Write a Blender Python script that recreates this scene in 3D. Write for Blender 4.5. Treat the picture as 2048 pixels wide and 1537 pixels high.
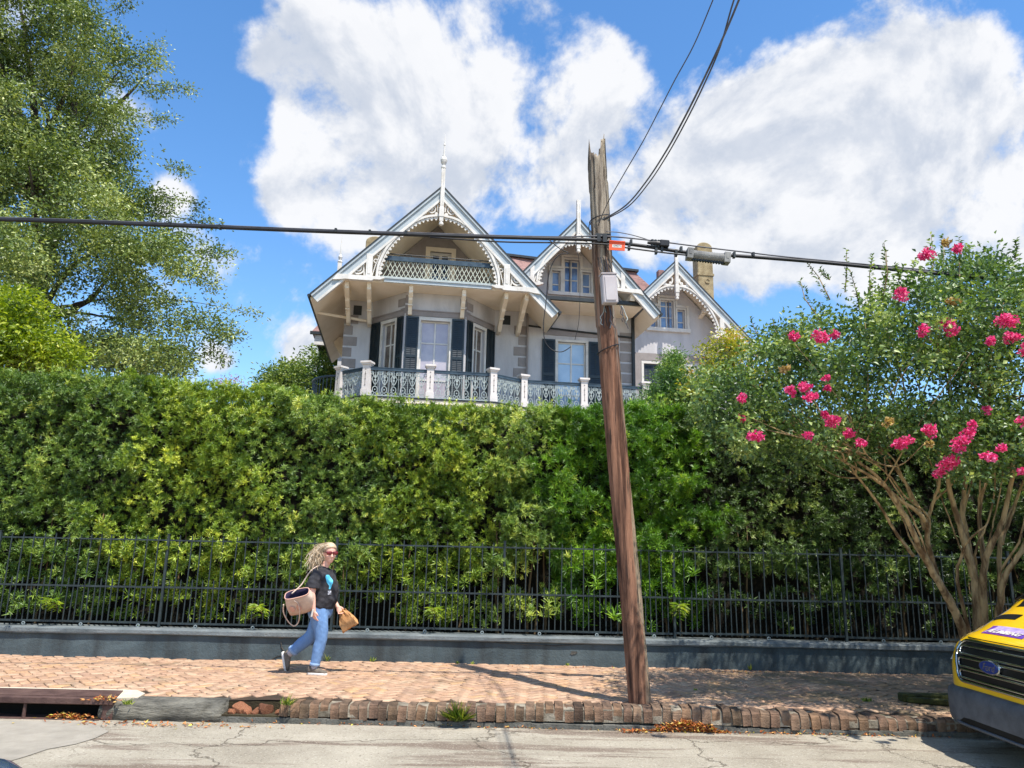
import bpy, bmesh, math, random
import numpy as np
from mathutils import Vector, Matrix, Euler

for o in list(bpy.data.objects):
    bpy.data.objects.remove(o, do_unlink=True)
random.seed(7)
rng = np.random.default_rng(11)
R = math.radians
SC = bpy.context.scene
COL = SC.collection

# ------------------------------------------------------------------ camera
CAM_H, FPX, PITCH, ROLL = 1.65, 1500.0, 12.5, 1.2
cam_d = bpy.data.cameras.new('camera'); cam = bpy.data.objects.new('camera', cam_d); COL.objects.link(cam)
cam_d.sensor_width = 36.0; cam_d.lens = 36.0 * FPX / 2048.0; cam_d.clip_start = 0.05; cam_d.clip_end = 4000
_m = Matrix.Rotation(R(90 + PITCH), 4, 'X') @ Matrix.Rotation(R(ROLL), 4, 'Z')
_m.translation = (0, 0, CAM_H); cam.matrix_world = _m
SC.camera = cam
_fw = np.array(_m.to_3x3() @ Vector((0, 0, -1))); _rt = np.array(_m.to_3x3() @ Vector((1, 0, 0))); _up = np.array(_m.to_3x3() @ Vector((0, 1, 0)))
CPOS = np.array([0, 0, CAM_H])
def ray(u, v): return _fw + _rt * (u - 1024) / FPX - _up * (v - 768.5) / FPX
def AY(u, v, y):                      # the place seen at (u, v) of the photograph, at the measured distance y
    d = ray(u, v); return CPOS + d * y / d[1]
def AZ(u, v, z):
    d = ray(u, v); return CPOS + d * (z - CAM_H) / d[2]

# ------------------------------------------------------------------ exposure, sun, sky
SC.view_settings.view_transform = 'Standard'; SC.view_settings.look = 'None'
SC.view_settings.gamma = 1.0; SC.view_settings.exposure = 0.52
SC.view_settings.use_curve_mapping = False
SUN = Vector((0.26, -0.39, 1.0)).normalized()
sd = bpy.data.lights.new('sun', 'SUN'); sd.energy = 5.0; sd.angle = R(0.53); sd.color = (1.0, 0.95, 0.87)
so = bpy.data.objects.new('sun', sd); COL.objects.link(so); so.location = (6, -9, 25)
so.rotation_euler = SUN.to_track_quat('Z', 'Y').to_euler()

W = bpy.data.worlds.new('World'); SC.world = W; W.use_nodes = True
nt = W.node_tree; nt.nodes.clear()
def wn(t, **k):
    n = nt.nodes.new(t)
    for a, b in k.items(): setattr(n, a, b)
    return n
WS = 0.13
wout = wn('ShaderNodeOutputWorld'); bg = wn('ShaderNodeBackground'); bg.inputs['Strength'].default_value = WS
nt.links.new(bg.outputs[0], wout.inputs[0])
sky = wn('ShaderNodeTexSky', sky_type='NISHITA'); sky.sun_disc = False
sky.sun_elevation = math.asin(SUN.z); sky.sun_rotation = math.atan2(SUN.x, SUN.y)
sky.air_density = 1.0; sky.dust_density = 0.3; sky.ozone_density = 2.5
hs = wn('ShaderNodeHueSaturation'); hs.inputs['Saturation'].default_value = 1.22; hs.inputs['Value'].default_value = 1.38
nt.links.new(sky.outputs[0], hs.inputs['Color'])
tc = wn('ShaderNodeTexCoord')
def wmath(op, a, b=None, clamp=False):
    n = wn('ShaderNodeMath', operation=op); n.use_clamp = clamp
    for i, s in enumerate((a, b)):
        if s is None: continue
        if isinstance(s, (int, float)): n.inputs[i].default_value = s
        else: nt.links.new(s, n.inputs[i])
    return n.outputs[0]
def wsmooth(sock, a, b, c=0.0, d=1.0):
    n = wn('ShaderNodeMapRange', interpolation_type='SMOOTHSTEP')
    for i, vv in enumerate((a, b, c, d)): n.inputs[i + 1].default_value = vv
    nt.links.new(sock, n.inputs[0]); return n.outputs[0]
def wnoise(scale, detail, rough, offs=(0, 0, 0), dist=0.0):
    m = wn('ShaderNodeVectorMath', operation='ADD'); m.inputs[1].default_value = offs
    nt.links.new(tc.outputs['Generated'], m.inputs[0])
    n = wn('ShaderNodeTexNoise'); n.inputs['Scale'].default_value = scale; n.inputs['Detail'].default_value = detail
    n.inputs['Roughness'].default_value = rough; n.inputs['Distortion'].default_value = dist
    nt.links.new(m.outputs[0], n.inputs['Vector']); return n.outputs[0]
# cumulus banks: direction in the sky, angular size
BANKS = [(640, 90, 150), (760, 250, 190), (620, 330, 120), (900, 120, 230), (1080, 90, 200), (1200, 140, 120), (1000, 330, 240), (1130, 300, 150), (700, 430, 110),
         (1430, 290, 150), (1350, 410, 180), (1560, 230, 150), (1690, 190, 160), (1860, 170, 140), (1600, 390, 220), (1800, 360, 190), (2030, 270, 180), (1500, 480, 150),
         (2080, 430, 200), (1750, 470, 170), (560, 400, 70), (540, 130, 60), (590, 230, 70), (350, 390, 50), (440, 720, 45), (610, 700, 70), (790, 400, 140), (1940, 110, 80),
         (2350, 380, 330), (-300, 500, 200), (2700, 200, 300), (900, -350, 320), (1800, -420, 220), (-250, -50, 160)]
acc = None
for (u, v, r) in BANKS:
    d = ray(u, v); dn = d / np.linalg.norm(d); ar = r / FPX / (1 + ((u - 1024) ** 2 + (v - 768) ** 2) / FPX ** 2) ** 0.5 * 1.25
    vm = wn('ShaderNodeVectorMath', operation='DISTANCE'); vm.inputs[1].default_value = tuple(dn)
    nt.links.new(tc.outputs['Generated'], vm.inputs[0])
    s = wsmooth(vm.outputs['Value'], 0.0, ar, 1.0, 0.0)
    acc = s if acc is None else wmath('ADD', acc, s)
acc = wmath('MULTIPLY', wmath('MINIMUM', acc, 1.0), .84)
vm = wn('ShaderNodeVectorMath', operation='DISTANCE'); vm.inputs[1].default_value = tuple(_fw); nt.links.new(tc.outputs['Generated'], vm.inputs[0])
around = wsmooth(vm.outputs['Value'], 0.75, 1.05)                    # unseen sky all round: cumulus thinned out to lower the ambient light
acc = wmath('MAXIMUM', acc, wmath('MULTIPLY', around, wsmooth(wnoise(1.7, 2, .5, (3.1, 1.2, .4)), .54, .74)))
SO = tuple(0.035 * c for c in SUN)
n1 = wnoise(4.2, 10, .6, (0.3, 0.1, 0.7), .25); n1b = wnoise(4.2, 10, .6, (0.3 + SO[0], 0.1 + SO[1], 0.7 + SO[2]), .25)
n2 = wnoise(16, 6, .62, (1.3, 2.1, 0.7))
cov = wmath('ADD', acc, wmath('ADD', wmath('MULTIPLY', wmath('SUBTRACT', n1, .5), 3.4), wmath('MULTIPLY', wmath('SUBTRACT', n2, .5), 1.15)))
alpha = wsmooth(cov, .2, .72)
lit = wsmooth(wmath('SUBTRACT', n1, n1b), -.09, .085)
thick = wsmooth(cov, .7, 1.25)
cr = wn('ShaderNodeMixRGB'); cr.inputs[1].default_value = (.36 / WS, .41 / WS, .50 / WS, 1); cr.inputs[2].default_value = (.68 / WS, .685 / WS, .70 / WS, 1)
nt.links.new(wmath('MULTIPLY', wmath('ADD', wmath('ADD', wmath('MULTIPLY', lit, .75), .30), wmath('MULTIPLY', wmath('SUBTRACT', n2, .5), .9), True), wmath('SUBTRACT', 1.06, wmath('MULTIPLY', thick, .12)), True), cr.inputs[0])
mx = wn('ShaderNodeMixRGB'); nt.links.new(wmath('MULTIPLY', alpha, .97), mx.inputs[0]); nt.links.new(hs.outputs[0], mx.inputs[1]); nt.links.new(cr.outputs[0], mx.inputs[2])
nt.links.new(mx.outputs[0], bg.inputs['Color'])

# ------------------------------------------------------------------ helpers
def lin(c):
    return tuple(((x / 255) / 12.92 if x / 255 <= .04045 else ((x / 255 + .055) / 1.055) ** 2.4) for x in c) + (1.0,)
MATS = {}
def mat(name, c1, c2=None, rough=.7, scale=6.0, detail=6, bump=0.0, bscale=40.0, metal=0.0, spec=.4, stretch=None, lo=.35, hi=.65, coat=0.0, attr=None, extra=None):
    """Principled surface; two sRGB colours mixed by object-space noise (or by a per-piece attribute), noise bump."""
    m = bpy.data.materials.new(name); m.use_nodes = True; t = m.node_tree; b = t.nodes['Principled BSDF']
    b.inputs['Roughness'].default_value = rough; b.inputs['Metallic'].default_value = metal
    b.inputs['Specular IOR Level'].default_value = spec; b.inputs['Coat Weight'].default_value = coat
    c = t.nodes.new('ShaderNodeTexCoord'); mp = t.nodes.new('ShaderNodeMapping')
    t.links.new(c.outputs['Object'], mp.inputs[0])
    if stretch: mp.inputs['Scale'].default_value = stretch
    if c2 is None: b.inputs['Base Color'].default_value = lin(c1)
    else:
        n = t.nodes.new('ShaderNodeTexNoise'); n.inputs['Scale'].default_value = scale; n.inputs['Detail'].default_value = detail; n.inputs['Roughness'].default_value = .62
        t.links.new(mp.outputs[0], n.inputs['Vector'])
        r = t.nodes.new('ShaderNodeValToRGB'); r.color_ramp.elements[0].position = lo; r.color_ramp.elements[1].position = hi
        r.color_ramp.elements[0].color = lin(c1); r.color_ramp.elements[1].color = lin(c2)
        t.links.new(n.outputs[0], r.inputs[0]); src = r.outputs[0]
        if attr:                       # per-piece tone
            if attr == 'object':
                a = t.nodes.new('ShaderNodeObjectInfo'); fac = a.outputs['Random']
            else:
                a = t.nodes.new('ShaderNodeAttribute'); a.attribute_name = attr; fac = a.outputs['Fac']
            r2 = t.nodes.new('ShaderNodeValToRGB')
            cols = extra or [(150, 150, 150), (255, 255, 255)]
            el = r2.color_ramp.elements
            while len(el) < len(cols): el.new(.5)
            for i, cc in enumerate(cols): el[i].position = i / (len(cols) - 1); el[i].color = lin(cc)
            t.links.new(fac, r2.inputs[0])
            mm = t.nodes.new('ShaderNodeMixRGB'); mm.blend_type = 'MULTIPLY'; mm.inputs[0].default_value = 1
            t.links.new(src, mm.inputs[1]); t.links.new(r2.outputs[0], mm.inputs[2]); src = mm.outputs[0]
        t.links.new(src, b.inputs['Base Color'])
    if bump:
        n = t.nodes.new('ShaderNodeTexNoise'); n.inputs['Scale'].default_value = bscale; n.inputs['Detail'].default_value = 8; n.inputs['Roughness'].default_value = .65
        t.links.new(mp.outputs[0], n.inputs['Vector'])
        bp = t.nodes.new('ShaderNodeBump'); bp.inputs['Strength'].default_value = bump; bp.inputs['Distance'].default_value = .02
        t.links.new(n.outputs[0], bp.inputs['Height']); t.links.new(bp.outputs[0], b.inputs['Normal'])
    MATS[name] = m; return m
def leafmat(name, cols, trans=.35, rough=.38, spec=.5, tint=(1.25, 1.3, .5)):
    """leaf colour picked per leaf from a ramp, with light shining through"""
    m = bpy.data.materials.new(name); m.use_nodes = True; t = m.node_tree; b = t.nodes['Principled BSDF']; out = t.nodes['Material Output']
    b.inputs['Roughness'].default_value = rough; b.inputs['Specular IOR Level'].default_value = spec
    a = t.nodes.new('ShaderNodeAttribute'); a.attribute_name = 'r'
    r = t.nodes.new('ShaderNodeValToRGB'); el = r.color_ramp.elements
    while len(el) < len(cols): el.new(.5)
    for i, (p, c) in enumerate(cols): el[i].position = p; el[i].color = lin(c)
    t.links.new(a.outputs['Fac'], r.inputs[0]); t.links.new(r.outputs[0], b.inputs['Base Color'])
    tr = t.nodes.new('ShaderNodeBsdfTranslucent'); g = t.nodes.new('ShaderNodeMixRGB'); g.blend_type = 'MULTIPLY'; g.inputs[0].default_value = 1; g.inputs[2].default_value = (*tint, 1)
    t.links.new(r.outputs[0], g.inputs[1]); t.links.new(g.outputs[0], tr.inputs[0])
    mix = t.nodes.new('ShaderNodeMixShader'); mix.inputs[0].default_value = trans
    t.links.new(b.outputs[0], mix.inputs[1]); t.links.new(tr.outputs[0], mix.inputs[2]); t.links.new(mix.outputs[0], out.inputs[0])
    MATS[name] = m; return m

def props(o, label=None, cat=None, group=None, kind=None):
    if label: o['label'] = label
    if cat: o['category'] = cat
    if group: o['group'] = group
    if kind: o['kind'] = kind
    return o
def empty(name, loc=(0, 0, 0), rz=0.0, **k):
    o = bpy.data.objects.new(name, None); COL.objects.link(o); o.location = loc; o.rotation_euler = (0, 0, rz); o.empty_display_size = .2
    return props(o, **k)
def link(name, me, m, parent=None, smooth=False, **k):
    if m is not None: me.materials.append(m)
    if smooth: me.shade_smooth()
    o = bpy.data.objects.new(name, me); COL.objects.link(o)
    if parent is not None: o.parent = parent
    return props(o, **k)
def npmesh(name, V, F, attr=None):
    V = np.asarray(V, np.float32); F = np.asarray(F, np.int32); k = F.shape[1]
    me = bpy.data.meshes.new(name); me.vertices.add(len(V)); me.vertices.foreach_set('co', V.ravel())
    me.loops.add(F.size); me.loops.foreach_set('vertex_index', F.ravel())
    me.polygons.add(len(F)); me.polygons.foreach_set('loop_start', np.arange(0, F.size, k, dtype=np.int32))
    me.update(calc_edges=True)
    if attr is not None:
        a = me.attributes.new('r', 'FLOAT', 'POINT'); a.data.foreach_set('value', np.asarray(attr, np.float32))
    return me
def unit(a): return a / np.maximum(np.linalg.norm(a, axis=-1, keepdims=True), 1e-9)
def leaf_mesh(name, P, D, N, L, Wd, r, fold=.25, droop=.12, wpos=.45):
    P = np.asarray(P, float); D = unit(np.asarray(D, float)); S = unit(np.cross(D, N)); N = np.cross(S, D); n = len(P)
    L = np.broadcast_to(L, (n,))[:, None]; Wd = np.broadcast_to(Wd, (n,))[:, None]
    mid = P + D * L * wpos
    V = np.stack([P, mid + S * Wd * .5 + N * Wd * fold, P + D * L - N * L * droop, mid - S * Wd * .5 + N * Wd * fold], 1).reshape(-1, 3)
    i = np.arange(n)[:, None] * 4
    F = np.concatenate([i + np.array([[0, 1, 2]]), i + np.array([[0, 2, 3]])], 1).reshape(-1, 3)
    return npmesh(name, V, F, np.repeat(r, 4))
def rand_dirs(n): return unit(rng.normal(size=(n, 3)))
def tufts(C, A, k, L, Wd, r, spread=(.25, 1.35), jitter=.25):
    """k narrow leaves radiating round the axis of each shoot; returns arrays for leaf_mesh"""
    n = len(C); A = unit(A); ref = rand_dirs(n); X = unit(np.cross(A, ref)); Y = np.cross(A, X)
    a = rng.uniform(spread[0], spread[1], (n, k)); ph = np.arange(k)[None] * 2.39996 + rng.uniform(0, 6.28, (n, 1))
    D = np.cos(a)[..., None] * A[:, None] + np.sin(a)[..., None] * (np.cos(ph)[..., None] * X[:, None] + np.sin(ph)[..., None] * Y[:, None])
    off = (rng.uniform(-.5, .15, (n, k)) * np.asarray(L).reshape(-1, 1))[..., None] * A[:, None]
    P = C[:, None] + off
    LL = np.asarray(L).reshape(-1, 1) * rng.uniform(.7, 1.15, (n, k)); WW = np.asarray(Wd).reshape(-1, 1) * rng.uniform(.8, 1.2, (n, k))
    rr = np.clip(np.asarray(r).reshape(-1, 1) + rng.normal(0, jitter * .3, (n, k)), 0, 1)
    return P.reshape(-1, 3), D.reshape(-1, 3), np.repeat(A, k, 0) + rand_dirs(n * k) * .3, LL.ravel(), WW.ravel(), rr.ravel()
class Waves:                                    # smooth lumpy field
    def __init__(s, n, lmin, lmax, seed):
        g = np.random.default_rng(seed); s.k = unit(g.normal(size=(n, 3))) * (6.283 / g.uniform(lmin, lmax, (n, 1))); s.p = g.uniform(0, 6.28, n); s.n = n
    def __call__(s, P): return np.sin(np.asarray(P) @ s.k.T + s.p).sum(1) / (s.n ** .5)
class MB:
    def __init__(s): s.v = []; s.f = []
    def add(s, V, F):
        b = len(s.v); s.v += [tuple(map(float, p)) for p in V]; s.f += [tuple(b + i for i in f) for f in F]; return s
    def box(s, x0, x1, y0, y1, z0, z1):
        V = [(x, y, z) for z in (z0, z1) for y in (y0, y1) for x in (x0, x1)]
        return s.add(V, [(0, 2, 3, 1), (4, 5, 7, 6), (0, 1, 5, 4), (2, 6, 7, 3), (0, 4, 6, 2), (1, 3, 7, 5)])
    def prism(s, poly, axis, a, b):             # polygon in the plane across the axis, extruded a..b
        n = len(poly)
        def p3(q, t): return {'y': (q[0], t, q[1]), 'z': (q[0], q[1], t), 'x': (t, q[0], q[1])}[axis]
        V = [p3(q, a) for q in poly] + [p3(q, b) for q in poly]
        F = [tuple(range(n))[::-1], tuple(range(n, 2 * n))] + [(i, (i + 1) % n, n + (i + 1) % n, n + i) for i in range(n)]
        return s.add(V, F)
    def bar(s, p, q, w, h, up=(0, 0, 1)):
        p = Vector(p); q = Vector(q); d = (q - p).normalized(); u = Vector(up)
        if abs(d.dot(u)) > .98: u = Vector((0, 1, 0))
        sx = d.cross(u).normalized(); uz = sx.cross(d)
        V = [c + sx * (a * w / 2) + uz * (b * h / 2) for c in (p, q) for a, b in ((-1, -1), (1, -1), (1, 1), (-1, 1))]
        return s.add(V, [(3, 2, 1, 0), (4, 5, 6, 7), (0, 1, 5, 4), (1, 2, 6, 5), (2, 3, 7, 6), (3, 0, 4, 7)])
    def tube(s, path, r, n=6, cap=True):
        path = [Vector(p) for p in path]; m = len(path); rr = r if hasattr(r, '__len__') else [r] * m
        ref = Vector((0, 0, 1)); V = []; px = None
        for i in range(m):
            d = (path[min(i + 1, m - 1)] - path[max(i - 1, 0)]).normalized()
            if px is None: px = d.cross(ref if abs(d.dot(ref)) < .95 else Vector((0, 1, 0))).normalized()
            px = (px - d * px.dot(d)).normalized(); py = d.cross(px)
            V += [path[i] + (px * math.cos(6.28318 * k / n) + py * math.sin(6.28318 * k / n)) * rr[i] for k in range(n)]
        F = [(i * n + k, i * n + (k + 1) % n, (i + 1) * n + (k + 1) % n, (i + 1) * n + k) for i in range(m - 1) for k in range(n)]
        if cap: F += [tuple(range(n))[::-1], tuple(range((m - 1) * n, m * n))]
        return s.add(V, F)
    def disc(s, cx, cz, r, y0, y1, n=12, sx=1.0):
        return s.prism([(cx + sx * r * math.cos(6.28318 * k / n), cz + r * math.sin(6.28318 * k / n)) for k in range(n)], 'y', y0, y1)
    def ring(s, cx, cz, r, w, y0, y1, n=16, sx=1.0, a0=0.0, a1=6.28318):
        return s.ribbon([(cx + sx * r * math.cos(a0 + (a1 - a0) * k / n), cz + r * math.sin(a0 + (a1 - a0) * k / n)) for k in range(n + 1)], w, y0, y1)
    def ribbon(s, path, w, y0, y1):             # flat band in the x-z plane with thickness in y
        m = len(path); ww = w if hasattr(w, '__len__') else [w] * m; L = []; Rr = []
        for i in range(m):
            a = path[max(i - 1, 0)]; b = path[min(i + 1, m - 1)]; dx = b[0] - a[0]; dz = b[1] - a[1]; l = math.hypot(dx, dz) or 1
            L.append((path[i][0] - dz / l * ww[i] / 2, path[i][1] + dx / l * ww[i] / 2)); Rr.append((path[i][0] + dz / l * ww[i] / 2, path[i][1] - dx / l * ww[i] / 2))
        V = [(p[0], y, p[1]) for i in range(m) for (p, y) in ((L[i], y0), (Rr[i], y0), (Rr[i], y1), (L[i], y1))]
        F = [(i * 4 + k, i * 4 + (k + 1) % 4, i * 4 + 4 + (k + 1) % 4, i * 4 + 4 + k) for i in range(m - 1) for k in range(4)] + [(3, 2, 1, 0), tuple((m - 1) * 4 + k for k in range(4))]
        return s.add(V, F)
    def lathe(s, prof, cx, cy, n=14):
        V = [(cx + r * math.cos(6.28318 * k / n), cy + r * math.sin(6.28318 * k / n), z) for r, z in prof for k in range(n)]
        m = len(prof); F = [(i * n + k, i * n + (k + 1) % n, (i + 1) * n + (k + 1) % n, (i + 1) * n + k) for i in range(m - 1) for k in range(n)]
        return s.add(V, F + [tuple(range(n))[::-1], tuple(range((m - 1) * n, m * n))])
    def T(s, M):
        s.v = [tuple(M @ Vector(p)) for p in s.v]; return s
    def mesh(s, name):
        me = bpy.data.meshes.new(name); me.from_pydata(s.v, [], s.f); me.update()
        bm = bmesh.new(); bm.from_mesh(me); bmesh.ops.recalc_face_normals(bm, faces=bm.faces); bm.to_mesh(me); bm.free()
        return me
    def build(s, name, m, parent=None, smooth=False, bevel=0.0, **k):
        o = link(name, s.mesh(name), m, parent, smooth, **k)
        if bevel:
            b = o.modifiers.new('edge', 'BEVEL'); b.width = bevel; b.segments = 1; b.limit_method = 'ANGLE'
        return o
def spline(pts, n=8):                           # Catmull-Rom through the points
    P = [np.array(p, float) for p in pts]; P = [2 * P[0] - P[1]] + P + [2 * P[-1] - P[-2]]; out = []
    for i in range(1, len(P) - 2):
        for k in range(n):
            t = k / n; a, b, c, d = P[i - 1:i + 3]
            out.append(.5 * (2 * b + (c - a) * t + (2 * a - 5 * b + 4 * c - d) * t * t + (3 * b - a - 3 * c + d) * t ** 3))
    out.append(P[-2]); return [tuple(p) for p in out]

# ================================================================== setting: road, pavement, kerb, garden wall, fence
KY, WY, RZ = 8.6, 11.7, -0.20          # kerb face, garden wall face, road level
def road_mat():
    m = mat('worn_road', (150, 141, 124), (176, 167, 149), rough=.9, scale=1.1, bump=.9, bscale=70)
    t = m.node_tree; b = t.nodes['Principled BSDF']; base = b.inputs['Base Color'].links[0].from_socket
    g = t.nodes.new('ShaderNodeNewGeometry')
    def mapn(sc): n = t.nodes.new('ShaderNodeMapping'); n.inputs['Scale'].default_value = sc; t.links.new(g.outputs['Position'], n.inputs[0]); return n.outputs[0]
    def noise(v, s, d=5, ro=.6):
        n = t.nodes.new('ShaderNodeTexNoise'); n.inputs['Scale'].default_value = s; n.inputs['Detail'].default_value = d; n.inputs['Roughness'].default_value = ro; t.links.new(v, n.inputs['Vector']); return n
    def ramp(s, a, c, inv=False):
        r = t.nodes.new('ShaderNodeMapRange'); r.interpolation_type = 'SMOOTHSTEP'; r.inputs[1].default_value = a; r.inputs[2].default_value = c
        if inv: r.inputs[3].default_value = 1; r.inputs[4].default_value = 0
        t.links.new(s, r.inputs[0]); return r.outputs[0]
    def mul(a, c):
        n = t.nodes.new('ShaderNodeMath'); n.operation = 'MULTIPLY'
        for i, s in enumerate((a, c)):
            if isinstance(s, float): n.inputs[i].default_value = s
            else: t.links.new(s, n.inputs[i])
        return n.outputs[0]
    def over(src, fac, col, bl='MIX'):
        x = t.nodes.new('ShaderNodeMixRGB'); x.blend_type = bl; t.links.new(fac, x.inputs[0]); t.links.new(src, x.inputs[1]); x.inputs[2].default_value = lin(col); return x.outputs[0]
    # long worn wheel bands, speckled aggregate, oil
    band = ramp(noise(mapn((.22, 1.5, 1)), 1.6, 6, .65).outputs[0], .52, .6); base = over(base, mul(band, .85), (118, 102, 88))
    sp = ramp(noise(mapn((1, 1, 1)), 46, 4, .7).outputs[0], .56, .68); base = over(base, mul(sp, .65), (214, 206, 188))
    sp2 = ramp(noise(mapn((1, 1, 1)), 34, 4, .7).outputs[0], .34, .44, True); base = over(base, mul(sp2, .6), (92, 84, 72))
    # cracks: cell borders bent by noise
    wv = t.nodes.new('ShaderNodeVectorMath'); wv.operation = 'ADD'
    nn = noise(mapn((1, 1, 1)), 1.6, 6, .6); sc = t.nodes.new('ShaderNodeVectorMath'); sc.operation = 'SCALE'; sc.inputs['Scale'].default_value = .9
    t.links.new(nn.outputs['Color'], sc.inputs[0]); t.links.new(mapn((.75, 1.15, 1)), wv.inputs[0]); t.links.new(sc.outputs[0], wv.inputs[1])
    vo = t.nodes.new('ShaderNodeTexVoronoi'); vo.feature = 'DISTANCE_TO_EDGE'; vo.inputs['Scale'].default_value = .62; t.links.new(wv.outputs[0], vo.inputs['Vector'])
    thick = noise(mapn((1, 1, 1)), 2.2, 3)
    cr = t.nodes.new('ShaderNodeMath'); cr.operation = 'DIVIDE'; t.links.new(vo.outputs['Distance'], cr.inputs[0]); t.links.new(thick.outputs[0], cr.inputs[1])
    crack = ramp(cr.outputs[0], .004, .016, True); base = over(base, mul(crack, .6), (86, 74, 56))
    vo2 = t.nodes.new('ShaderNodeTexVoronoi'); vo2.feature = 'DISTANCE_TO_EDGE'; vo2.inputs['Scale'].default_value = 2.1; t.links.new(wv.outputs[0], vo2.inputs['Vector'])
    fine = mul(ramp(vo2.outputs['Distance'], .003, .014, True), ramp(noise(mapn((.5, .5, 1)), .9, 3).outputs[0], .5, .6)); base = over(base, mul(fine, .55), (92, 82, 66))
    t.links.new(base, b.inputs['Base Color'])
    bp = [n for n in t.nodes if n.type == 'BUMP'][0]; h = bp.inputs['Height'].links[0].from_socket
    sb = t.nodes.new('ShaderNodeMath'); sb.operation = 'SUBTRACT'; t.links.new(h, sb.inputs[0]); t.links.new(crack, sb.inputs[1]); t.links.new(sb.outputs[0], bp.inputs['Height'])
    return m
road_m = road_mat()
N = 60
def sheet(name, x0, x1, y0, y1, z, m, nx=2, ny=2, zf=None, **k):
    xs = np.linspace(x0, x1, nx); ys = np.linspace(y0, y1, ny); X, Y = np.meshgrid(xs, ys); Z = np.full_like(X, z) if zf is None else zf(X, Y)
    i = (np.arange(ny - 1)[:, None] * nx + np.arange(nx - 1)[None]).ravel()[:, None]
    return link(name, npmesh(name, np.stack([X.ravel(), Y.ravel(), Z.ravel()], 1), i + np.array([[0, 1, nx + 1, nx]])), m, None, True, **k)
sheet('road', -400, 400, -400, KY + .1, RZ, road_m, kind='structure')
soil_m = mat('garden_soil', (46, 38, 26), (70, 62, 40), rough=1, scale=2, bump=1, bscale=30)
sheet('ground', -600, 600, WY + .1, 1500, .02, soil_m, kind='structure')
# older smooth apron by the storm drain
ap_m = mat('apron_concrete', (146, 139, 126), (168, 160, 146), rough=.9, scale=3, bump=.7, bscale=120)
poly = [AZ(u, v, RZ)[:2] for u, v in ((-60, 1443), (100, 1444), (188, 1449), (205, 1458), (218, 1464), (190, 1478), (150, 1490), (95, 1500), (50, 1515), (20, 1524), (-40, 1531), (-90, 1537))]
v = [(p[0], p[1], RZ + .006) for p in poly]; me = bpy.data.meshes.new('apron'); me.from_pydata(v, [], [tuple(range(len(v)))]); link('apron', me, ap_m, kind='structure')

def walkz(x, y): return .010 * np.sin(x * 1.3 + 1) * np.sin(y * 1.9) + .009 * np.sin(x * .55 + y * 2.3) + .006 * np.sin(x * 3.1 - y * 1.1)
mort_m = mat('sand_joint', (70, 54, 42), (48, 42, 30), rough=1, scale=5, bump=.6, bscale=90)
walk = sheet('pavement', -40, 40, KY + .19, WY + .05, -.016, mort_m, nx=200, ny=16, zf=lambda X, Y: walkz(X, Y) - .016, kind='structure')
brick_cols = [(218, 200, 188), (255, 244, 232), (240, 222, 210), (255, 250, 240), (226, 212, 206), (248, 230, 214), (255, 238, 206)]
def brick_mats(name, attr):
    m = mat(name, (166, 142, 122), (198, 172, 148), rough=.88, scale=9, bump=.5, bscale=60, attr=attr, extra=brick_cols)
    t = m.node_tree; b = t.nodes['Principled BSDF']; base = b.inputs['Base Color'].links[0].from_socket
    g = t.nodes.new('ShaderNodeNewGeometry'); n = t.nodes.new('ShaderNodeTexNoise'); n.inputs['Scale'].default_value = 1.3; n.inputs['Detail'].default_value = 7; n.inputs['Roughness'].default_value = .7
    t.links.new(g.outputs['Position'], n.inputs['Vector'])
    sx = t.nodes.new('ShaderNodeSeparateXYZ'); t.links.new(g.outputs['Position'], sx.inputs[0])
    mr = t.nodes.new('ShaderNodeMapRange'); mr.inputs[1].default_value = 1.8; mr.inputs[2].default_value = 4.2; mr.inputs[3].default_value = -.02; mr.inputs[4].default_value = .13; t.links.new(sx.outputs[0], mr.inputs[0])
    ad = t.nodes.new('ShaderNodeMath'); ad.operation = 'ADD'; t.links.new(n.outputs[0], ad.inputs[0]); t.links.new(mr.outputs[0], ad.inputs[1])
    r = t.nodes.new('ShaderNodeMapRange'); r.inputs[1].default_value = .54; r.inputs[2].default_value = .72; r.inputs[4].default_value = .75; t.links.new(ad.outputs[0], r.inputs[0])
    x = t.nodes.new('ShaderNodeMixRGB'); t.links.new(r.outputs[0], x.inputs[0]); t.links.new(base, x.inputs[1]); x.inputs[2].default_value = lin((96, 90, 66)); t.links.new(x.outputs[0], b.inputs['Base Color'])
    return m
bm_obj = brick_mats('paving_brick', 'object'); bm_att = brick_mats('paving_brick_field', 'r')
BW = .116
def brick_shape(L, Wd, g=.011, c=.007):
    a = L / 2 - g / 2; b = Wd / 2 - g / 2
    V = [(-a, -b, -.03), (a, -b, -.03), (a, b, -.03), (-a, b, -.03), (-a, -b, -c), (a, -b, -c), (a, b, -c), (-a, b, -c), (-a + c, -b + c, 0), (a - c, -b + c, 0), (a - c, b - c, 0), (-a + c, b - c, 0)]
    F = [(8, 9, 10, 11), (4, 5, 9, 8), (5, 6, 10, 9), (6, 7, 11, 10), (7, 4, 8, 11), (0, 1, 5, 4), (1, 2, 6, 5), (2, 3, 7, 6), (3, 0, 4, 7)]
    return np.array(V), np.array(F)
bV, bF = brick_shape(2 * BW, BW)
DR_B = AZ(247, 1384, 0); DR_F = AZ(186, 1417, 0)       # storm drain lid corners
cells = []
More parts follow.
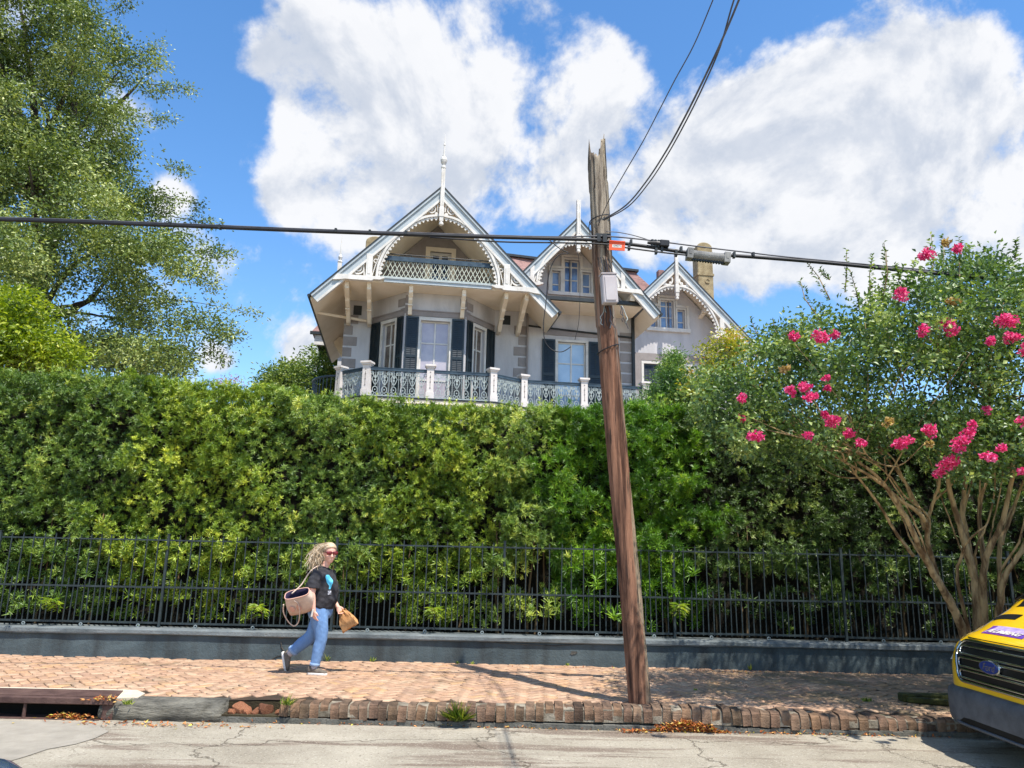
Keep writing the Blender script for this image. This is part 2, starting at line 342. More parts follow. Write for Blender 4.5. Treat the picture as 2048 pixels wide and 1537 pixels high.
for i in range(-160, 160):
    for j in range(-160, 160):
        k = (i - j) % 4
        if k == 0: c = (i + 1, j + .5, 0)
        elif k == 3: c = (i + .5, j + 1, math.pi / 2)
        else: continue
        a = R(45 - 3); x = (c[0] * math.cos(a) - c[1] * math.sin(a)) * BW; y = (c[0] * math.sin(a) + c[1] * math.cos(a)) * BW + 10
        if not (-10.5 < x < 10.5 and KY + .25 < y < WY + .06): continue
        if x < DR_F[0] + .35 and y < DR_B[1] + .14 and x < DR_B[0] + (y - DR_B[1]) * .3 + .2: continue
        if -3.35 < x < -2.42 and y < KY + .36: continue
        cells.append((x, y, c[2] + a))
def onscreen(x, y):
    q = np.array([x, y, 0]) - CPOS; d = q @ _fw; u = 1024 + FPX * (q @ _rt) / d; return 0 < u < 2048
cells.sort(key=lambda c: (not onscreen(c[0], c[1]), c[1]))
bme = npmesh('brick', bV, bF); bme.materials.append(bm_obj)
tri = []
for i, (x, y, a) in enumerate(cells):
    z = float(walkz(np.array(x), np.array(y))) + random.gauss(0, .0035); tl = (random.gauss(0, .022), random.gauss(0, .022)); aj = a + random.gauss(0, .018)
    if i < 300:
        o = bpy.data.objects.new('brick', bme); COL.objects.link(o); o.parent = walk; o.location = (x, y, z); o.rotation_euler = (tl[0], tl[1], aj)
    else: tri.append((x, y, z, tl[0], tl[1], aj))
T = np.array(tri); ca, sa = np.cos(T[:, 5]), np.sin(T[:, 5])
VX = bV[None, :, 0]; VY = bV[None, :, 1]; VZ = bV[None, :, 2] + VX * T[:, 4:5] + VY * T[:, 3:4]
V = np.stack([VX * ca[:, None] - VY * sa[:, None] + T[:, 0:1], VX * sa[:, None] + VY * ca[:, None] + T[:, 1:2], VZ + T[:, 2:3]], 2).reshape(-1, 3)
F = (np.arange(len(T))[:, None, None] * len(bV) + bF[None]).reshape(-1, 4)
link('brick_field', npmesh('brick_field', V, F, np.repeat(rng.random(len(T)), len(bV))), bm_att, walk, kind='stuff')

# ---- brick kerb: a course of bricks on edge, mortar between, concrete toe below
kerb = empty('brick_kerb', (0, KY, 0), label='raised kerb of upright dark red bricks along the pavement edge', cat='kerb')
kb_m = mat('kerb_brick', (78, 68, 58), (150, 128, 108), rough=.92, scale=7, bump=1, bscale=35, attr='object', extra=[(150, 140, 135), (255, 245, 235), (215, 200, 195), (255, 235, 215), (180, 175, 165)])
kmo_m = mat('kerb_mortar', (168, 158, 140), (92, 84, 70), rough=.95, scale=4, bump=.8, bscale=50)
toe_m = mat('kerb_toe', (78, 78, 72), (112, 110, 102), rough=.95, scale=5, bump=1, bscale=40)
X0, X1 = -2.36, 9.0; x = X0; i = 0
def roundbrick(w, seed):
    g = random.Random(seed); n = 6; prof = []
    h = .155; d = .205
    for k in range(n + 1):                    # front top edge is worn round
        t = k / n * math.pi / 2; prof.append((.045 - .045 * math.sin(t) + g.gauss(0, .002), -.045 + .045 * math.cos(t) * 1 + g.gauss(0, .002)))
    prof = [(d, -h), (d, 0)] + prof + [(g.gauss(0, .006), -h * .6), (g.gauss(0.004, .006), -h)]
    return prof
kerb_meshes = []
for s in range(10):
    mb = MB(); pr = roundbrick(.098, s); g = random.Random(s + 50)
    mb.prism(pr, 'x', -.045 + g.gauss(0, .002), .045 + g.gauss(0, .002)); me = mb.mesh('brick'); me.materials.append(kb_m); kerb_meshes.append(me)
while x < X1:
    o = bpy.data.objects.new('brick', kerb_meshes[i % 10]); COL.objects.link(o); o.parent = kerb
    sag = -.02 * max(0, x - 2.2) if x < 4 else -.036
    o.location = (x, .012 * math.sin(x * 1.7) + random.gauss(0, .005), .022 + .014 * math.sin(x * .9) + random.gauss(0, .007) + sag)
    o.rotation_euler = (random.gauss(0, .05), random.gauss(0, .045), random.gauss(0, .04)); o.scale = (random.uniform(.93, 1.06), 1, 1)
    x += .105; i += 1
mb = MB(); n = 90
xs = np.linspace(X0 - .05, X1, n)
for a, b in zip(xs[:-1], xs[1:]):
    zz = .006 + .014 * math.sin(a * .9) + (-.02 * max(0, a - 2.2) if a < 4 else -.036); fl = random.uniform(-.002, .004) - .012 * math.sin(a * 1.7) - .004
    mb.prism([(.006 - fl, -.13), (.007 - fl, zz - .045), (.014, zz - .02), (.045, zz + .001), (.2, zz + .004), (.2, -.13)], 'x', a, b)
mb.build('mortar', kmo_m, kerb)
mb = MB()
for a, b in zip(xs[:-1], xs[1:]):
    f = random.uniform(-.012, .012); mb.prism([(-.015 + f, RZ - .06), (-.012 + f, -.15 + random.uniform(-.008, .008)), (.2, -.135), (.2, RZ - .06)], 'x', a, b)
mb.build('concrete_toe', toe_m, kerb)
# cracked concrete lip left of the bricks
gut = MB()
for a, b in zip(np.linspace(-3.5, -2.4, 9)[:-1], np.linspace(-3.5, -2.4, 9)[1:]):
    f = random.uniform(-.012, .012); gut.prism([(KY - .02 + f, RZ - .05), (KY - .01 + f, -.145), (KY + .12, -.135), (KY + .2, RZ - .05)], 'x', a, b)
gut.build('kerb_lip', toe_m, None, label='low broken concrete lip where the kerb bricks are missing', cat='kerb')
# weathered stone kerb piece
st_m = mat('old_kerb_stone', (70, 68, 62), (128, 124, 112), rough=.95, scale=5, bump=1.4, bscale=16, stretch=(.5, 1, 3))
mb = MB(); xs = np.linspace(AZ(197, 1440, RZ)[0], AZ(449, 1440, RZ)[0], 26); prev = None; rows = []
for k, a in enumerate(xs):
    e = min(1, 5 * min(k, 25 - k) / 25 + .35); g = random.Random(k); rows.append([(a, KY - .02 + g.gauss(0, .010), RZ - .05), (a, KY - .035 + g.gauss(0, .012), -.13), (a, KY - .02 + g.gauss(0, .012), -.06), (a, KY + .02 + g.gauss(0, .010), (-.01 + g.gauss(0, .008)) * 1 - .03 * (1 - e)), (a, KY + .12, .004 + g.gauss(0, .008)), (a, KY + .25, -.004), (a, KY + .25, RZ - .05)])
V = [p for r in rows for p in r]; n = 7
F = [(i * n + k, i * n + (k + 1) % n, (i + 1) * n + (k + 1) % n, (i + 1) * n + k) for i in range(25) for k in range(n)] + [tuple(range(n)), tuple(range(25 * n, 26 * n))]
MB().add(V, F).build('kerb_stone', st_m, None, True, label='long weathered grey kerb stone beside the storm drain', cat='kerb stone')
# loose broken bricks in the gap
rb_m = mat('broken_brick', (160, 100, 72), (198, 150, 116), rough=.95, scale=6, bump=1, bscale=30, attr='object', extra=[(150, 140, 135), (255, 235, 220), (225, 215, 205)])
RUB = [(478, 1412, .17, .10, 'dark flat broken brick in the kerb gap nearest the stone'), (493, 1424, .09, .07, 'small orange brick chunk in front of the flat broken brick'), (512, 1420, .07, .06, 'smallest pinkish brick chip in the kerb gap'),
       (530, 1418, .12, .11, 'mossy brown brick lump in the middle of the kerb gap'), (568, 1424, .15, .08, 'pale whitewashed broken brick beside the kerb bricks'), (462, 1430, .08, .06, 'tan mortar lump at the left end of the kerb gap')]
for k, (u, v_, w, h, lb) in enumerate(RUB):
    p = AY(u, v_, KY + .08); bm = bmesh.new(); bmesh.ops.create_icosphere(bm, subdivisions=2, radius=1); g = random.Random(k + 9)
    for q in bm.verts:
        c = q.co; c = Vector([math.copysign(abs(t) ** .45, t) for t in c]); q.co = c * (1 + g.gauss(0, .08))
    me = bpy.data.meshes.new('brick_chunk'); bm.to_mesh(me); bm.free()
    o = link('brick_chunk', me, rb_m, None, False, label=lb, cat='brick', group='loose brick pieces in the kerb gap'); o.scale = (w / 2, .07, h / 2); o.location = (p[0], KY + .08 + g.uniform(0, .06), -.145 + h / 2); o.rotation_euler = (g.gauss(0, .2), g.gauss(0, .25), g.uniform(-.6, .6))
bedfill = MB(); bedfill.box(-3.4, -2.41, KY + .0, KY + .45, -.19, -.125); bedfill.box(-3.45, -2.38, KY + .195, KY + .5, -.19, -.022); bedfill.build('kerb_gap_soil', soil_m, None, kind='structure')

# ---- storm drain
iron_m = mat('drain_iron', (70, 50, 46), (104, 80, 72), rough=.75, scale=5, bump=.5, bscale=60, metal=.25)
dark_m = mat('void_dark', (14, 13, 12), rough=1)
dr = empty('storm_drain', (0, 0, 0), label='rusty iron storm drain lid with kerb opening at the left edge', cat='drain')
xr = DR_F[0]; xb = DR_B[0]; yb = DR_B[1]; yf = KY - .03
MB().prism([(-9.5, yf), (xr, yf), (xb, yb), (-9.5, yb)], 'z', -.022, .016).build('lid', iron_m, dr, bevel=.006)
MB().prism([(-9.5, yf + .07), (xr - .12, yf + .07), (xb - .2, yb - .07), (-9.5, yb - .07)], 'z', .0165, .022).build('lid_plate', iron_m, dr)
mb = MB(); mb.prism([(yf - .025, -.04), (yf - .02, .012), (yf - .001, .018), (yf - .001, -.05)], 'x', -9.5, xr); mb.build('lid_lip', iron_m, dr)
px = AZ(44, 1438, RZ)[0]
for q in (px, px - 1.15): MB().tube([(q, yf + .01, RZ), (q, yf + .01, -.03)], [.02, .016], 8).build('support', iron_m, dr)
MB().box(xr - .12, xr, yf, yf + .12, RZ, -.023).build('support', iron_m, dr)
MB().box(-9.5, xr - .12, yf + .18, yf + .2, RZ - .01, -.03).build('mouth', dark_m, dr)
MB().box(-9.5, xr - .12, yf - .03, yf + .18, RZ - .01, RZ + .008).build('sill', iron_m, dr)
cf_m = mat('drain_collar', (190, 178, 156), (214, 200, 176), rough=.9, scale=6, bump=.6, bscale=60)
MB().prism([(-9.5, yb), (xb, yb), (xr, yf + .05), (xr + .2, yf + .12), (xb + .3, yb - .12), (xb + .12, yb + .06), (-9.5, yb + .09)], 'z', -.05, .012).build('collar', cf_m, dr)

# ---- garden wall
def stucco():
    m = mat('grey_stucco', (60, 72, 76), (80, 92, 95), rough=.85, scale=1.6, bump=.5, bscale=26)
    t = m.node_tree; b = t.nodes['Principled BSDF']; base = b.inputs['Base Color'].links[0].from_socket; g = t.nodes.new('ShaderNodeNewGeometry')
    mp = t.nodes.new('ShaderNodeMapping'); mp.inputs['Scale'].default_value = (1.2, 1, .16); t.links.new(g.outputs['Position'], mp.inputs[0])
    n = t.nodes.new('ShaderNodeTexNoise'); n.inputs['Scale'].default_value = 3.2; n.inputs['Detail'].default_value = 7; t.links.new(mp.outputs[0], n.inputs[0])
    r = t.nodes.new('ShaderNodeMapRange'); r.inputs[1].default_value = .46; r.inputs[2].default_value = .7; r.inputs[4].default_value = .75; t.links.new(n.outputs[0], r.inputs[0])
    x = t.nodes.new('ShaderNodeMixRGB'); t.links.new(r.outputs[0], x.inputs[0]); t.links.new(base, x.inputs[1]); x.inputs[2].default_value = lin((48, 52, 52)); t.links.new(x.outputs[0], b.inputs['Base Color'])
    return m
gw_m = stucco()
gw = empty('garden_wall', (0, WY, 0), label='low blue grey stucco garden wall with a projecting cap', cat='wall')
def lumpy_strip(name, xa, xb, prof, m, amp, nx=220):
    xs = np.linspace(xa, xb, nx); n = len(prof); V = []; F = []
    for i, x in enumerate(xs):
        for k, (y, z) in enumerate(prof): V.append((x, y + amp * (math.sin(x * 2.1 + k) * .6 + math.sin(x * 7.3 + 2 * k) * .4) + random.gauss(0, amp * .3), z + amp * .7 * math.sin(x * 1.3 + k * 1.7) + random.gauss(0, amp * .2)))
    for i in range(nx - 1):
        for k in range(n - 1): F.append((i * n + k, i * n + k + 1, (i + 1) * n + k + 1, (i + 1) * n + k))
    return MB().add(V, F).build(name, m, gw, False)
lumpy_strip('face', -30, 30, [(0, -.1), (0, .1), (.004, .22), (0, .335)], gw_m, .006)
cap_m = mat('cap_stucco', (84, 92, 94), (118, 124, 124), rough=.85, scale=2.2, bump=.6, bscale=30)
lumpy_strip('cap', -30, 30, [(.02, .315), (-.03, .32), (-.04, .335), (-.038, .385), (-.02, .40), (.17, .406), (.34, .404), (.35, .2)], cap_m, .005)
pl_m = mat('bare_plaster', (46, 46, 44), (92, 90, 84), rough=1, scale=9, bump=1, bscale=40)
def scar(u, v_, w, h, seed):
    p = AY(u, v_, WY); g = random.Random(seed); n = 14; pts = []
    for k in range(n):
        a = 6.283 * k / n; rr = 1 + g.gauss(0, .28); pts.append((p[0] + w * math.cos(a) * rr, p[2] + h * math.sin(a) * rr))
    MB().prism(pts, 'y', -.010, .004).build('scar', pl_m, gw)
scar(1146, 1306, .045, .028, 1); scar(561, 1276, .03, .016, 2)
def crack(pts, w=.006):
    MB().ribbon([tuple(AY(u, v_, WY)[[0, 2]]) for u, v_ in pts], w, -.009, .004).build('crack', pl_m, gw)
crack([(562, 1284), (564, 1296), (572, 1308), (574, 1316)], .012); crack([(930, 1282), (985, 1285), (1040, 1289), (1110, 1292), (1180, 1288), (1240, 1287)], .01); crack([(545, 1318), (556, 1312), (566, 1312)], .008); crack([(1330, 1290), (1400, 1291), (1440, 1293)], .01)

# ---- iron fence
fe_m = mat('fence_paint', (24, 34, 36), (48, 60, 62), rough=.5, scale=8, bump=.2, bscale=60, spec=.5)
FY = WY + .14
fence = empty('iron_fence', (0, FY, 0), label='dark green iron picket fence standing on the low garden wall', cat='fence')
def shared(name, mb, m, smooth=False):
    me = mb.mesh(name); me.materials.append(m)
    if smooth: me.shade_smooth()
    return me
def put(name, me, parent, loc, rot=(0, 0, 0), sc=(1, 1, 1)):
    o = bpy.data.objects.new(name, me); COL.objects.link(o); o.parent = parent; o.location = loc; o.rotation_euler = rot; o.scale = sc; return o
SP = 2.59; XP = -.06; lo, hi = -3, 3
tall = shared('picket', MB().box(-.0075, .0075, -.0075, .0075, .455, 1.745).prism([(-.0075, 1.745), (.0075, 1.745), (0, 1.775)], 'y', -.005, .005), fe_m)
short = shared('short_picket', MB().box(-.0075, .0075, -.0075, .0075, .455, 1.09).prism([(-.0075, 1.09), (.0075, 1.09), (0, 1.115)], 'y', -.005, .005), fe_m)
post = shared('post', MB().box(-.018, .018, -.018, .018, .38, 1.78).box(-.023, .023, -.023, .023, 1.78, 1.792), fe_m)
ringm = MB(); ringm.ring(0, 0, .02, .013, -.006, .006, 12); ringm = shared('ring', ringm, mat('ring_paint', (150, 160, 160), (120, 130, 130), rough=.5), False)
for k in range(lo, hi + 1):
    xp = XP + SP * k; put('post', post, fence, (xp, 0, 0), (0, random.gauss(0, .006), 0))
    if k == hi: break
    nb = 30; st = SP / nb
    for i in range(1, nb):
        xx = xp + i * st
        put('picket' if i % 2 == 0 else 'short_picket', tall if i % 2 == 0 else short, fence, (xx, random.gauss(0, .003), random.gauss(0, .004)), (random.gauss(0, .004), random.gauss(0, .008), 0))
    for z, h in ((.475, .028), (.995, .026), (1.69, .022)):
        MB().box(.024, SP - .024, -.012, .012, z - h / 2, z + h / 2).build('rail', fe_m, fence).location = (xp, 0, random.gauss(0, .004))
    for i in range(3): put('ring', ringm, fence, (xp + SP * (i + .5) / 3 + .12, -.01, .434))

# ================================================================== hedge: seven clipped shrubs grown together behind the fence
bark_m = mat('hedge_bark', (92, 72, 48), (130, 108, 78), rough=.9, scale=8, bump=.8, bscale=40, stretch=(1, 1, .3))
core_m = mat('hedge_dark_core', (20, 18, 11), (38, 33, 20), rough=1, scale=12, bump=1, bscale=25)  # near black, stands in for the shade between the leaves
lump = Waves(30, .28, 1.1, 5); lump2 = Waves(24, .14, .34, 6)
def top_z(x): return np.interp(x, [-12, -8.4, -4.3, -2.5, -.2, 1.0, 3.0, 4.0, 6, 11], [4.5, 4.36, 4.18, 4.0, 3.88, 3.95, 4.02, 3.8, 3.9, 4.1])
def hedge(x0, x1, pal, label, dens=1.45, L=.068, Wd=.012, k=14, warm=.5, low=1.0, seed=1, topshoots=1.0, gaps=()):
    h = empty('hedge_shrub', ((x0 + x1) / 2, 12.6, 0), label=label, cat='hedge', group='clipped shrubs of the tall hedge')
    ox = np.array([(x0 + x1) / 2, 12.6, 0])
    w = x1 - x0
    def shift(x, z):                      # neighbours grow into each other
        t = (x - x0) / w; b = lambda q: .34 * np.sin(z * 2.1 + q * 7) + .2 * np.sin(z * 5.3 + q * 3)
        return b(x0) * (1 - t) + b(x1) * t + rng.normal(0, .10, len(x))
    def pts(n, zlo, zhi):
        x = rng.uniform(x0, x1, n); z = zlo + (zhi(x) - zlo) * rng.random(n); return x + shift(x, z), z
    Cs = []; As = []; rb = []
    n = int(430 * w * dens * 2.0)
    nc = n // 9; x, z = pts(nc, 1.38, lambda q: top_z(q) + .0)      # branchlets, each ending in a handful of tufts
    P0 = np.stack([x, np.full_like(x, 12.0), z], 1); d = lump(P0) * .15 + rng.normal(0, .10, nc)
    ty = np.maximum(0, z - (top_z(x) - .35)) ** 2 * 1.1; sz = rng.uniform(.045, .095, nc)
    c0 = np.stack([x, 12.1 - d + ty, z], 1); off = rng.normal(size=(nc, 9, 3)) * sz[:, None, None]; off[..., 1] = -np.abs(off[..., 1]) * .7 + .03
    Cs.append((c0[:, None] + off).reshape(-1, 3)); ax = np.stack([rng.normal(0, .3, nc), -rng.uniform(.35, 1.0, nc), rng.uniform(.15, .9, nc)], 1)
    As.append((ax[:, None] + off / sz[:, None, None] * .35 + rng.normal(0, .15, (nc, 9, 3))).reshape(-1, 3)); rb.append(np.repeat(rng.normal(0, .16, nc), 9))
    # deep layer
    n2 = int(n * .28); x, z = pts(n2, 1.45, lambda q: top_z(q) - .05); Cs.append(np.stack([x, 12.42 + rng.random(n2) * .3, z], 1)); As.append(np.stack([rng.normal(0, .6, n2), -rng.uniform(.2, 1, n2), rng.uniform(-.2, .9, n2)], 1))
    # top
    n3 = int(150 * w * dens * 2.0); x = rng.uniform(x0 - .25, x1 + .25, n3); y = rng.uniform(12.15, 13.35, n3); P0 = np.stack([x, y, np.zeros(n3)], 1)
    z = top_z(x) + lump(P0) * .06 + lump2(P0) * .05 - np.maximum(0, y - 13.0) ** 2 + rng.uniform(-.06, .05, n3)
    Cs.append(np.stack([x, y, z], 1)); As.append(np.stack([rng.normal(0, .3, n3), rng.normal(-.15, .35, n3), np.ones(n3)], 1))
    n5 = int(260 * w * dens); x = rng.uniform(x0 - .2, x1 + .2, n5); y = rng.uniform(12.2, 13.3, n5); Cs.append(np.stack([x, y, top_z(x) - rng.random(n5) ** 1.5 * .5], 1)); As.append(np.stack([rng.normal(0, .5, n5), rng.normal(-.4, .4, n5), np.full(n5, .8)], 1))
    # lower, looser sprays behind and through the fence
    n4 = int(52 * w * low); x = rng.uniform(x0, x1, n4); z = .55 + rng.beta(1.3, 1.1, n4) * 1.0; yc = 12.28 - np.maximum(0, rng.normal(.0, .22, n4))
    for a, b, c in zip(x, yc, z):
        if any(g0 < a < g1 and g2 < c < g3 for g0, g1, g2, g3 in gaps): continue
        m = rng.integers(3, 8); Cs.append(np.array([a, max(b, 11.78), c]) + rng.normal(0, .055, (m, 3))); As.append(np.stack([rng.normal(0, .5, m), -rng.uniform(.3, 1, m), rng.uniform(.1, 1.1, m)], 1))
    C = np.concatenate(Cs); A = np.concatenate(As); RB = np.zeros(len(C)); RB[:len(rb[0])] = rb[0]
    if gaps:
        keep = np.ones(len(C), bool)
        for g0, g1, g2, g3 in gaps: keep &= ~((((C[:, 0] - (g0 + g1) / 2) / (g1 - g0) * 2) ** 2 + ((C[:, 2] - (g2 + g3) / 2) / (g3 - g2) * 2) ** 2 < .35 + rng.normal(0, .5, len(C))))
        C = C[keep]; A = A[keep]; RB = RB[keep]
    m = len(C); wl = Waves(14, .5, 2.2, seed + 40)(C); r = np.clip(warm + wl * .09 + RB + rng.normal(0, .09, m), 0, 1)
    bigger = np.where(C[:, 2] < 1.6, 1.35, 1.0)
    P, D, Nn, LL, WW, rr = tufts(C - ox, A, k, L * bigger * rng.uniform(.65, 1.4, m), Wd * bigger, r)
    F1 = (P, D, Nn, LL, WW, rr)
    # thin young shoots standing up from the clipped top
    ns = int(10 * w * topshoots); C = []; A = []
    for q in range(ns):
        x = rng.uniform(x0, x1); b = np.array([x, rng.uniform(12.1, 12.9), top_z(x)]); hgt = rng.uniform(.05, .2)
        for s in np.linspace(0, 1, 4): C.append(b + np.array([0, 0, hgt * s])); A.append((rng.normal(0, .2), -.1, 1))
    C = np.array(C); P, D, Nn, LL, WW, rr = tufts(C - ox, np.array(A), 7, np.full(len(C), L * .8), np.full(len(C), Wd), np.clip(rng.normal(warm + .3, .15, len(C)), 0, 1), spread=(.3, 1.0))
    P, D, Nn, LL, WW, rr = [np.concatenate([a, b]) for a, b in zip(F1, (P, D, Nn, LL, WW, rr))]
    link('foliage', leaf_mesh('foliage', P, D, Nn, LL, WW, rr, fold=.2, droop=.1), pal, h)
    # solid core, coloured dark for the shade inside the hedge; blocks see-through
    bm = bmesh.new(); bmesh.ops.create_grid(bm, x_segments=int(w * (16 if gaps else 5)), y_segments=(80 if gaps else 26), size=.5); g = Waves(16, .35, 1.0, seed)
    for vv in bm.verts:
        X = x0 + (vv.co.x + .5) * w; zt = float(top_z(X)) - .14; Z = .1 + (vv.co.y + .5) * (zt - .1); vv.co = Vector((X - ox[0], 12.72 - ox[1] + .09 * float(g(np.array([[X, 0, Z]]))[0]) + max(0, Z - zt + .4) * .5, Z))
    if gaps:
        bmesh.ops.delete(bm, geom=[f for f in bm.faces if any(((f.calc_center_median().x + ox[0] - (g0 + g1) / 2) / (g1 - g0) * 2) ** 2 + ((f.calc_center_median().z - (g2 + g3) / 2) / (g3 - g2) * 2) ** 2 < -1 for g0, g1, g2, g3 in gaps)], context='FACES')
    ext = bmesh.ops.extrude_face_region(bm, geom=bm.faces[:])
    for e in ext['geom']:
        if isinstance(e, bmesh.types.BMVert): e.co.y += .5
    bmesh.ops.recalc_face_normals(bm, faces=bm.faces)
    me = bpy.data.meshes.new('dark_core'); bm.to_mesh(me); bm.free(); link('dark_core', me, core_m, h)
    for q in range(int(w * (6 if gaps else 1.8))):
        x = rng.uniform(x0 + .1, x1 - .1); p = [(x - ox[0], rng.uniform(12.15, 12.4) - ox[1], 0.0)]
        for s in range(1, 6): p.append((p[-1][0] + rng.normal(0, .035), p[-1][1] + rng.normal(.01, .02), s * .42))
        MB().tube(spline(p, 3), list(np.linspace(rng.uniform(.012, .03), .008, 16)), 6).build('stem', bark_m, h, True)
    return h
pal_a = leafmat('yew_pine_leaf', [(0, (44, 70, 26)), (.35, (98, 128, 42)), (.7, (158, 178, 60)), (1, (224, 226, 92))], trans=.2)
pal_b = leafmat('grey_green_leaf', [(0, (46, 72, 32)), (.4, (98, 128, 52)), (.75, (156, 178, 78)), (1, (220, 222, 110))], trans=.2)
pal_c = leafmat('bright_needle_leaf', [(0, (36, 74, 18)), (.4, (84, 128, 28)), (.75, (136, 178, 44)), (1, (206, 222, 86))], trans=.2)
pal_d = leafmat('dark_hedge_leaf', [(0, (38, 58, 28)), (.4, (80, 106, 50)), (.75, (130, 152, 78)), (1, (200, 206, 108))], trans=.2)
hedge(-11.5, -6.2, pal_b, 'tallest dark green clipped hedge shrub at the far left end', warm=.42, seed=1)
hedge(-6.2, -3.9, pal_a, 'olive and yellow green hedge shrub left of the walking woman', warm=.55, seed=2)
hedge(-3.9, -2.3, pal_b, 'grey green hedge shrub standing behind the walking woman', warm=.52, seed=3)
hedge(-2.3, -.4, pal_a, 'mixed hedge shrub below the bay window with pale shoots on top', warm=.5, seed=4, L=.07, topshoots=2)
hedge(-.4, .75, pal_b, 'thin yellowish hedge shrub with a gap low down left of the pole', warm=.56, seed=5, dens=1.3, L=.07, topshoots=2, gaps=((.16, .62, .95, 1.68),))
hedge(.75, 3.05, pal_c, 'bright needle leaved hedge shrub behind the leaning utility pole', warm=.42, seed=6, L=.092, Wd=.0105, k=14)
hedge(3.05, 11, pal_d, 'dark shaded hedge shrub behind the pink crape myrtle', warm=.4, seed=7, dens=.95, low=.5)

# ================================================================== the house
HA = R(8.5); HO = AY(885, 378, 23.0)
house = empty('house', (HO[0], HO[1], 0), HA, label='large grey gabled Victorian house with white fretwork gables and iron balcony', cat='house')
wall_m = mat('house_wall', (170, 167, 167), (198, 195, 195), rough=.85, scale=1.6, detail=9, bump=.35, bscale=30, stretch=(1, 1, .28), lo=.28, hi=.6)
taupe_m = mat('quoin_paint', (138, 130, 126), (150, 142, 138), rough=.85, scale=3, bump=.2, bscale=40)
white_m = mat('white_trim', (196, 190, 180), (220, 215, 207), rough=.6, scale=3, bump=.15, bscale=40)
grey_m = mat('pale_blue_board', (158, 166, 169), (176, 183, 185), rough=.6, scale=2, bump=.2, bscale=30)
cream_m = mat('cream_soffit', (226, 212, 188), (236, 224, 204), rough=.75, scale=1.5, bump=.1, bscale=20)
shut_m = mat('dark_green_shutter', (16, 29, 36), (26, 41, 48), rough=.45, scale=4, spec=.5)
ironl_m = mat('lace_iron', (150, 160, 158), (182, 190, 184), rough=.55, scale=9)
rail_m = mat('rail_paint', (44, 58, 70), (66, 82, 92), rough=.4, scale=5)
slate_m = mat('red_slate', (112, 82, 78), (156, 122, 114), rough=.8, scale=5, bump=.6, bscale=25, stretch=(1, 1, 4))
gut_m = mat('gutter_paint', (32, 36, 38), (48, 52, 52), rough=.5)
chim_m = mat('chimney_stone', (128, 112, 82), (166, 150, 116), rough=.9, scale=3, bump=.8, bscale=20)
def glass(name, a, b, sc=2.0):
    m = mat(name, a, b, rough=.12, scale=sc, spec=.6, lo=.4, hi=.6); m.node_tree.nodes['Principled BSDF'].inputs['Coat Weight'].default_value = .6; m.node_tree.nodes['Principled BSDF'].inputs['Coat Roughness'].default_value = .02; return m
g_curt = glass('pane_curtain', (168, 158, 166), (186, 176, 180)); g_blue = glass('pane_blind', (150, 176, 202), (176, 198, 218), .8); g_dark = glass('pane_dark', (26, 30, 38), (58, 66, 80)); g_brown = glass('pane_brown', (84, 72, 62), (120, 108, 100)); g_sky = glass('pane_sky', (70, 96, 140), (120, 146, 180), 1.2)
I4 = Matrix.Identity(4)
def panel(mb, x0, x1, z0, roof, holes, y=0.0, depth=.16, M=None):
    """wall facing -y with rectangular openings and reveals; roof(x) gives the top"""
    cuts = sorted({x0, x1, *[c for h in holes for c in h[:2]], *([0.0] if x0 < 0 < x1 else [])}); b = MB()
    for a, c in zip(cuts[:-1], cuts[1:]):
        hs_ = sorted([h for h in holes if h[0] <= a + 1e-6 and h[1] >= c - 1e-6], key=lambda h: h[2]); z = z0
        for h in hs_:
            b.add([(a, y, z), (c, y, z), (c, y, h[2]), (a, y, h[2])], [(0, 1, 2, 3)]); z = h[3]
        b.add([(a, y, z), (c, y, z), (c, y, roof(c)), (a, y, roof(a))], [(0, 1, 2, 3)])
    for h in holes:
        X0, X1, Z0, Z1 = h; d = y + depth
        b.add([(X0, y, Z0), (X1, y, Z0), (X1, y, Z1), (X0, y, Z1), (X0, d, Z0), (X1, d, Z0), (X1, d, Z1), (X0, d, Z1)], [(0, 4, 5, 1), (1, 5, 6, 2), (2, 6, 7, 3), (3, 7, 4, 0)])
    if M is not None: b.T(M)
    o = len(mb.v); mb.v += b.v; mb.f += [tuple(o + i for i in f) for f in b.f]
def shutter(parent, x0, x1, z0, z1, y, M, hinge=0.0, name='shutter'):
    """louvred leaf; hinge swings it off the wall"""
    w = x1 - x0; mb = MB(); st = .055; mid = z0 + (z1 - z0) * .52
    for a in (0, w - st): mb.box(a, a + st, -.045, -.005, z0, z1)
    for z in (z0, mid - .05, z1 - .07): mb.box(st, w - st, -.045, -.005, z, z + (.10 if z == mid - .05 else .07))
    for za, zb in ((z0 + .07, mid - .05), (mid + .05, z1 - .07)):
        n = int((zb - za) / .062)
        for i in range(n):
            z = za + (i + .5) * (zb - za) / n; mb.add([(st, -.034, z - .034), (w - st, -.034, z - .034), (w - st, -.02, z + .03), (st, -.02, z + .03), (st, -.028, z - .036), (w - st, -.028, z - .036), (w - st, -.014, z + .028), (st, -.014, z + .028)], [(0, 1, 2, 3), (4, 7, 6, 5), (0, 4, 5, 1), (2, 6, 7, 3)])
        mb.box(w / 2 - .008, w / 2 + .008, -.05, -.04, za, zb)
    mb.box(st, w - st, -.012, -.008, z0, z1)
    if hinge >= 0: T = Matrix.Translation((x0, y, 0)) @ Matrix.Rotation(hinge, 4, 'Z')
    else: T = Matrix.Translation((x1, y, 0)) @ Matrix.Rotation(hinge, 4, 'Z') @ Matrix.Translation((-w, 0, 0))
    mb.T(M @ T); return mb.build(name, shut_m, parent)
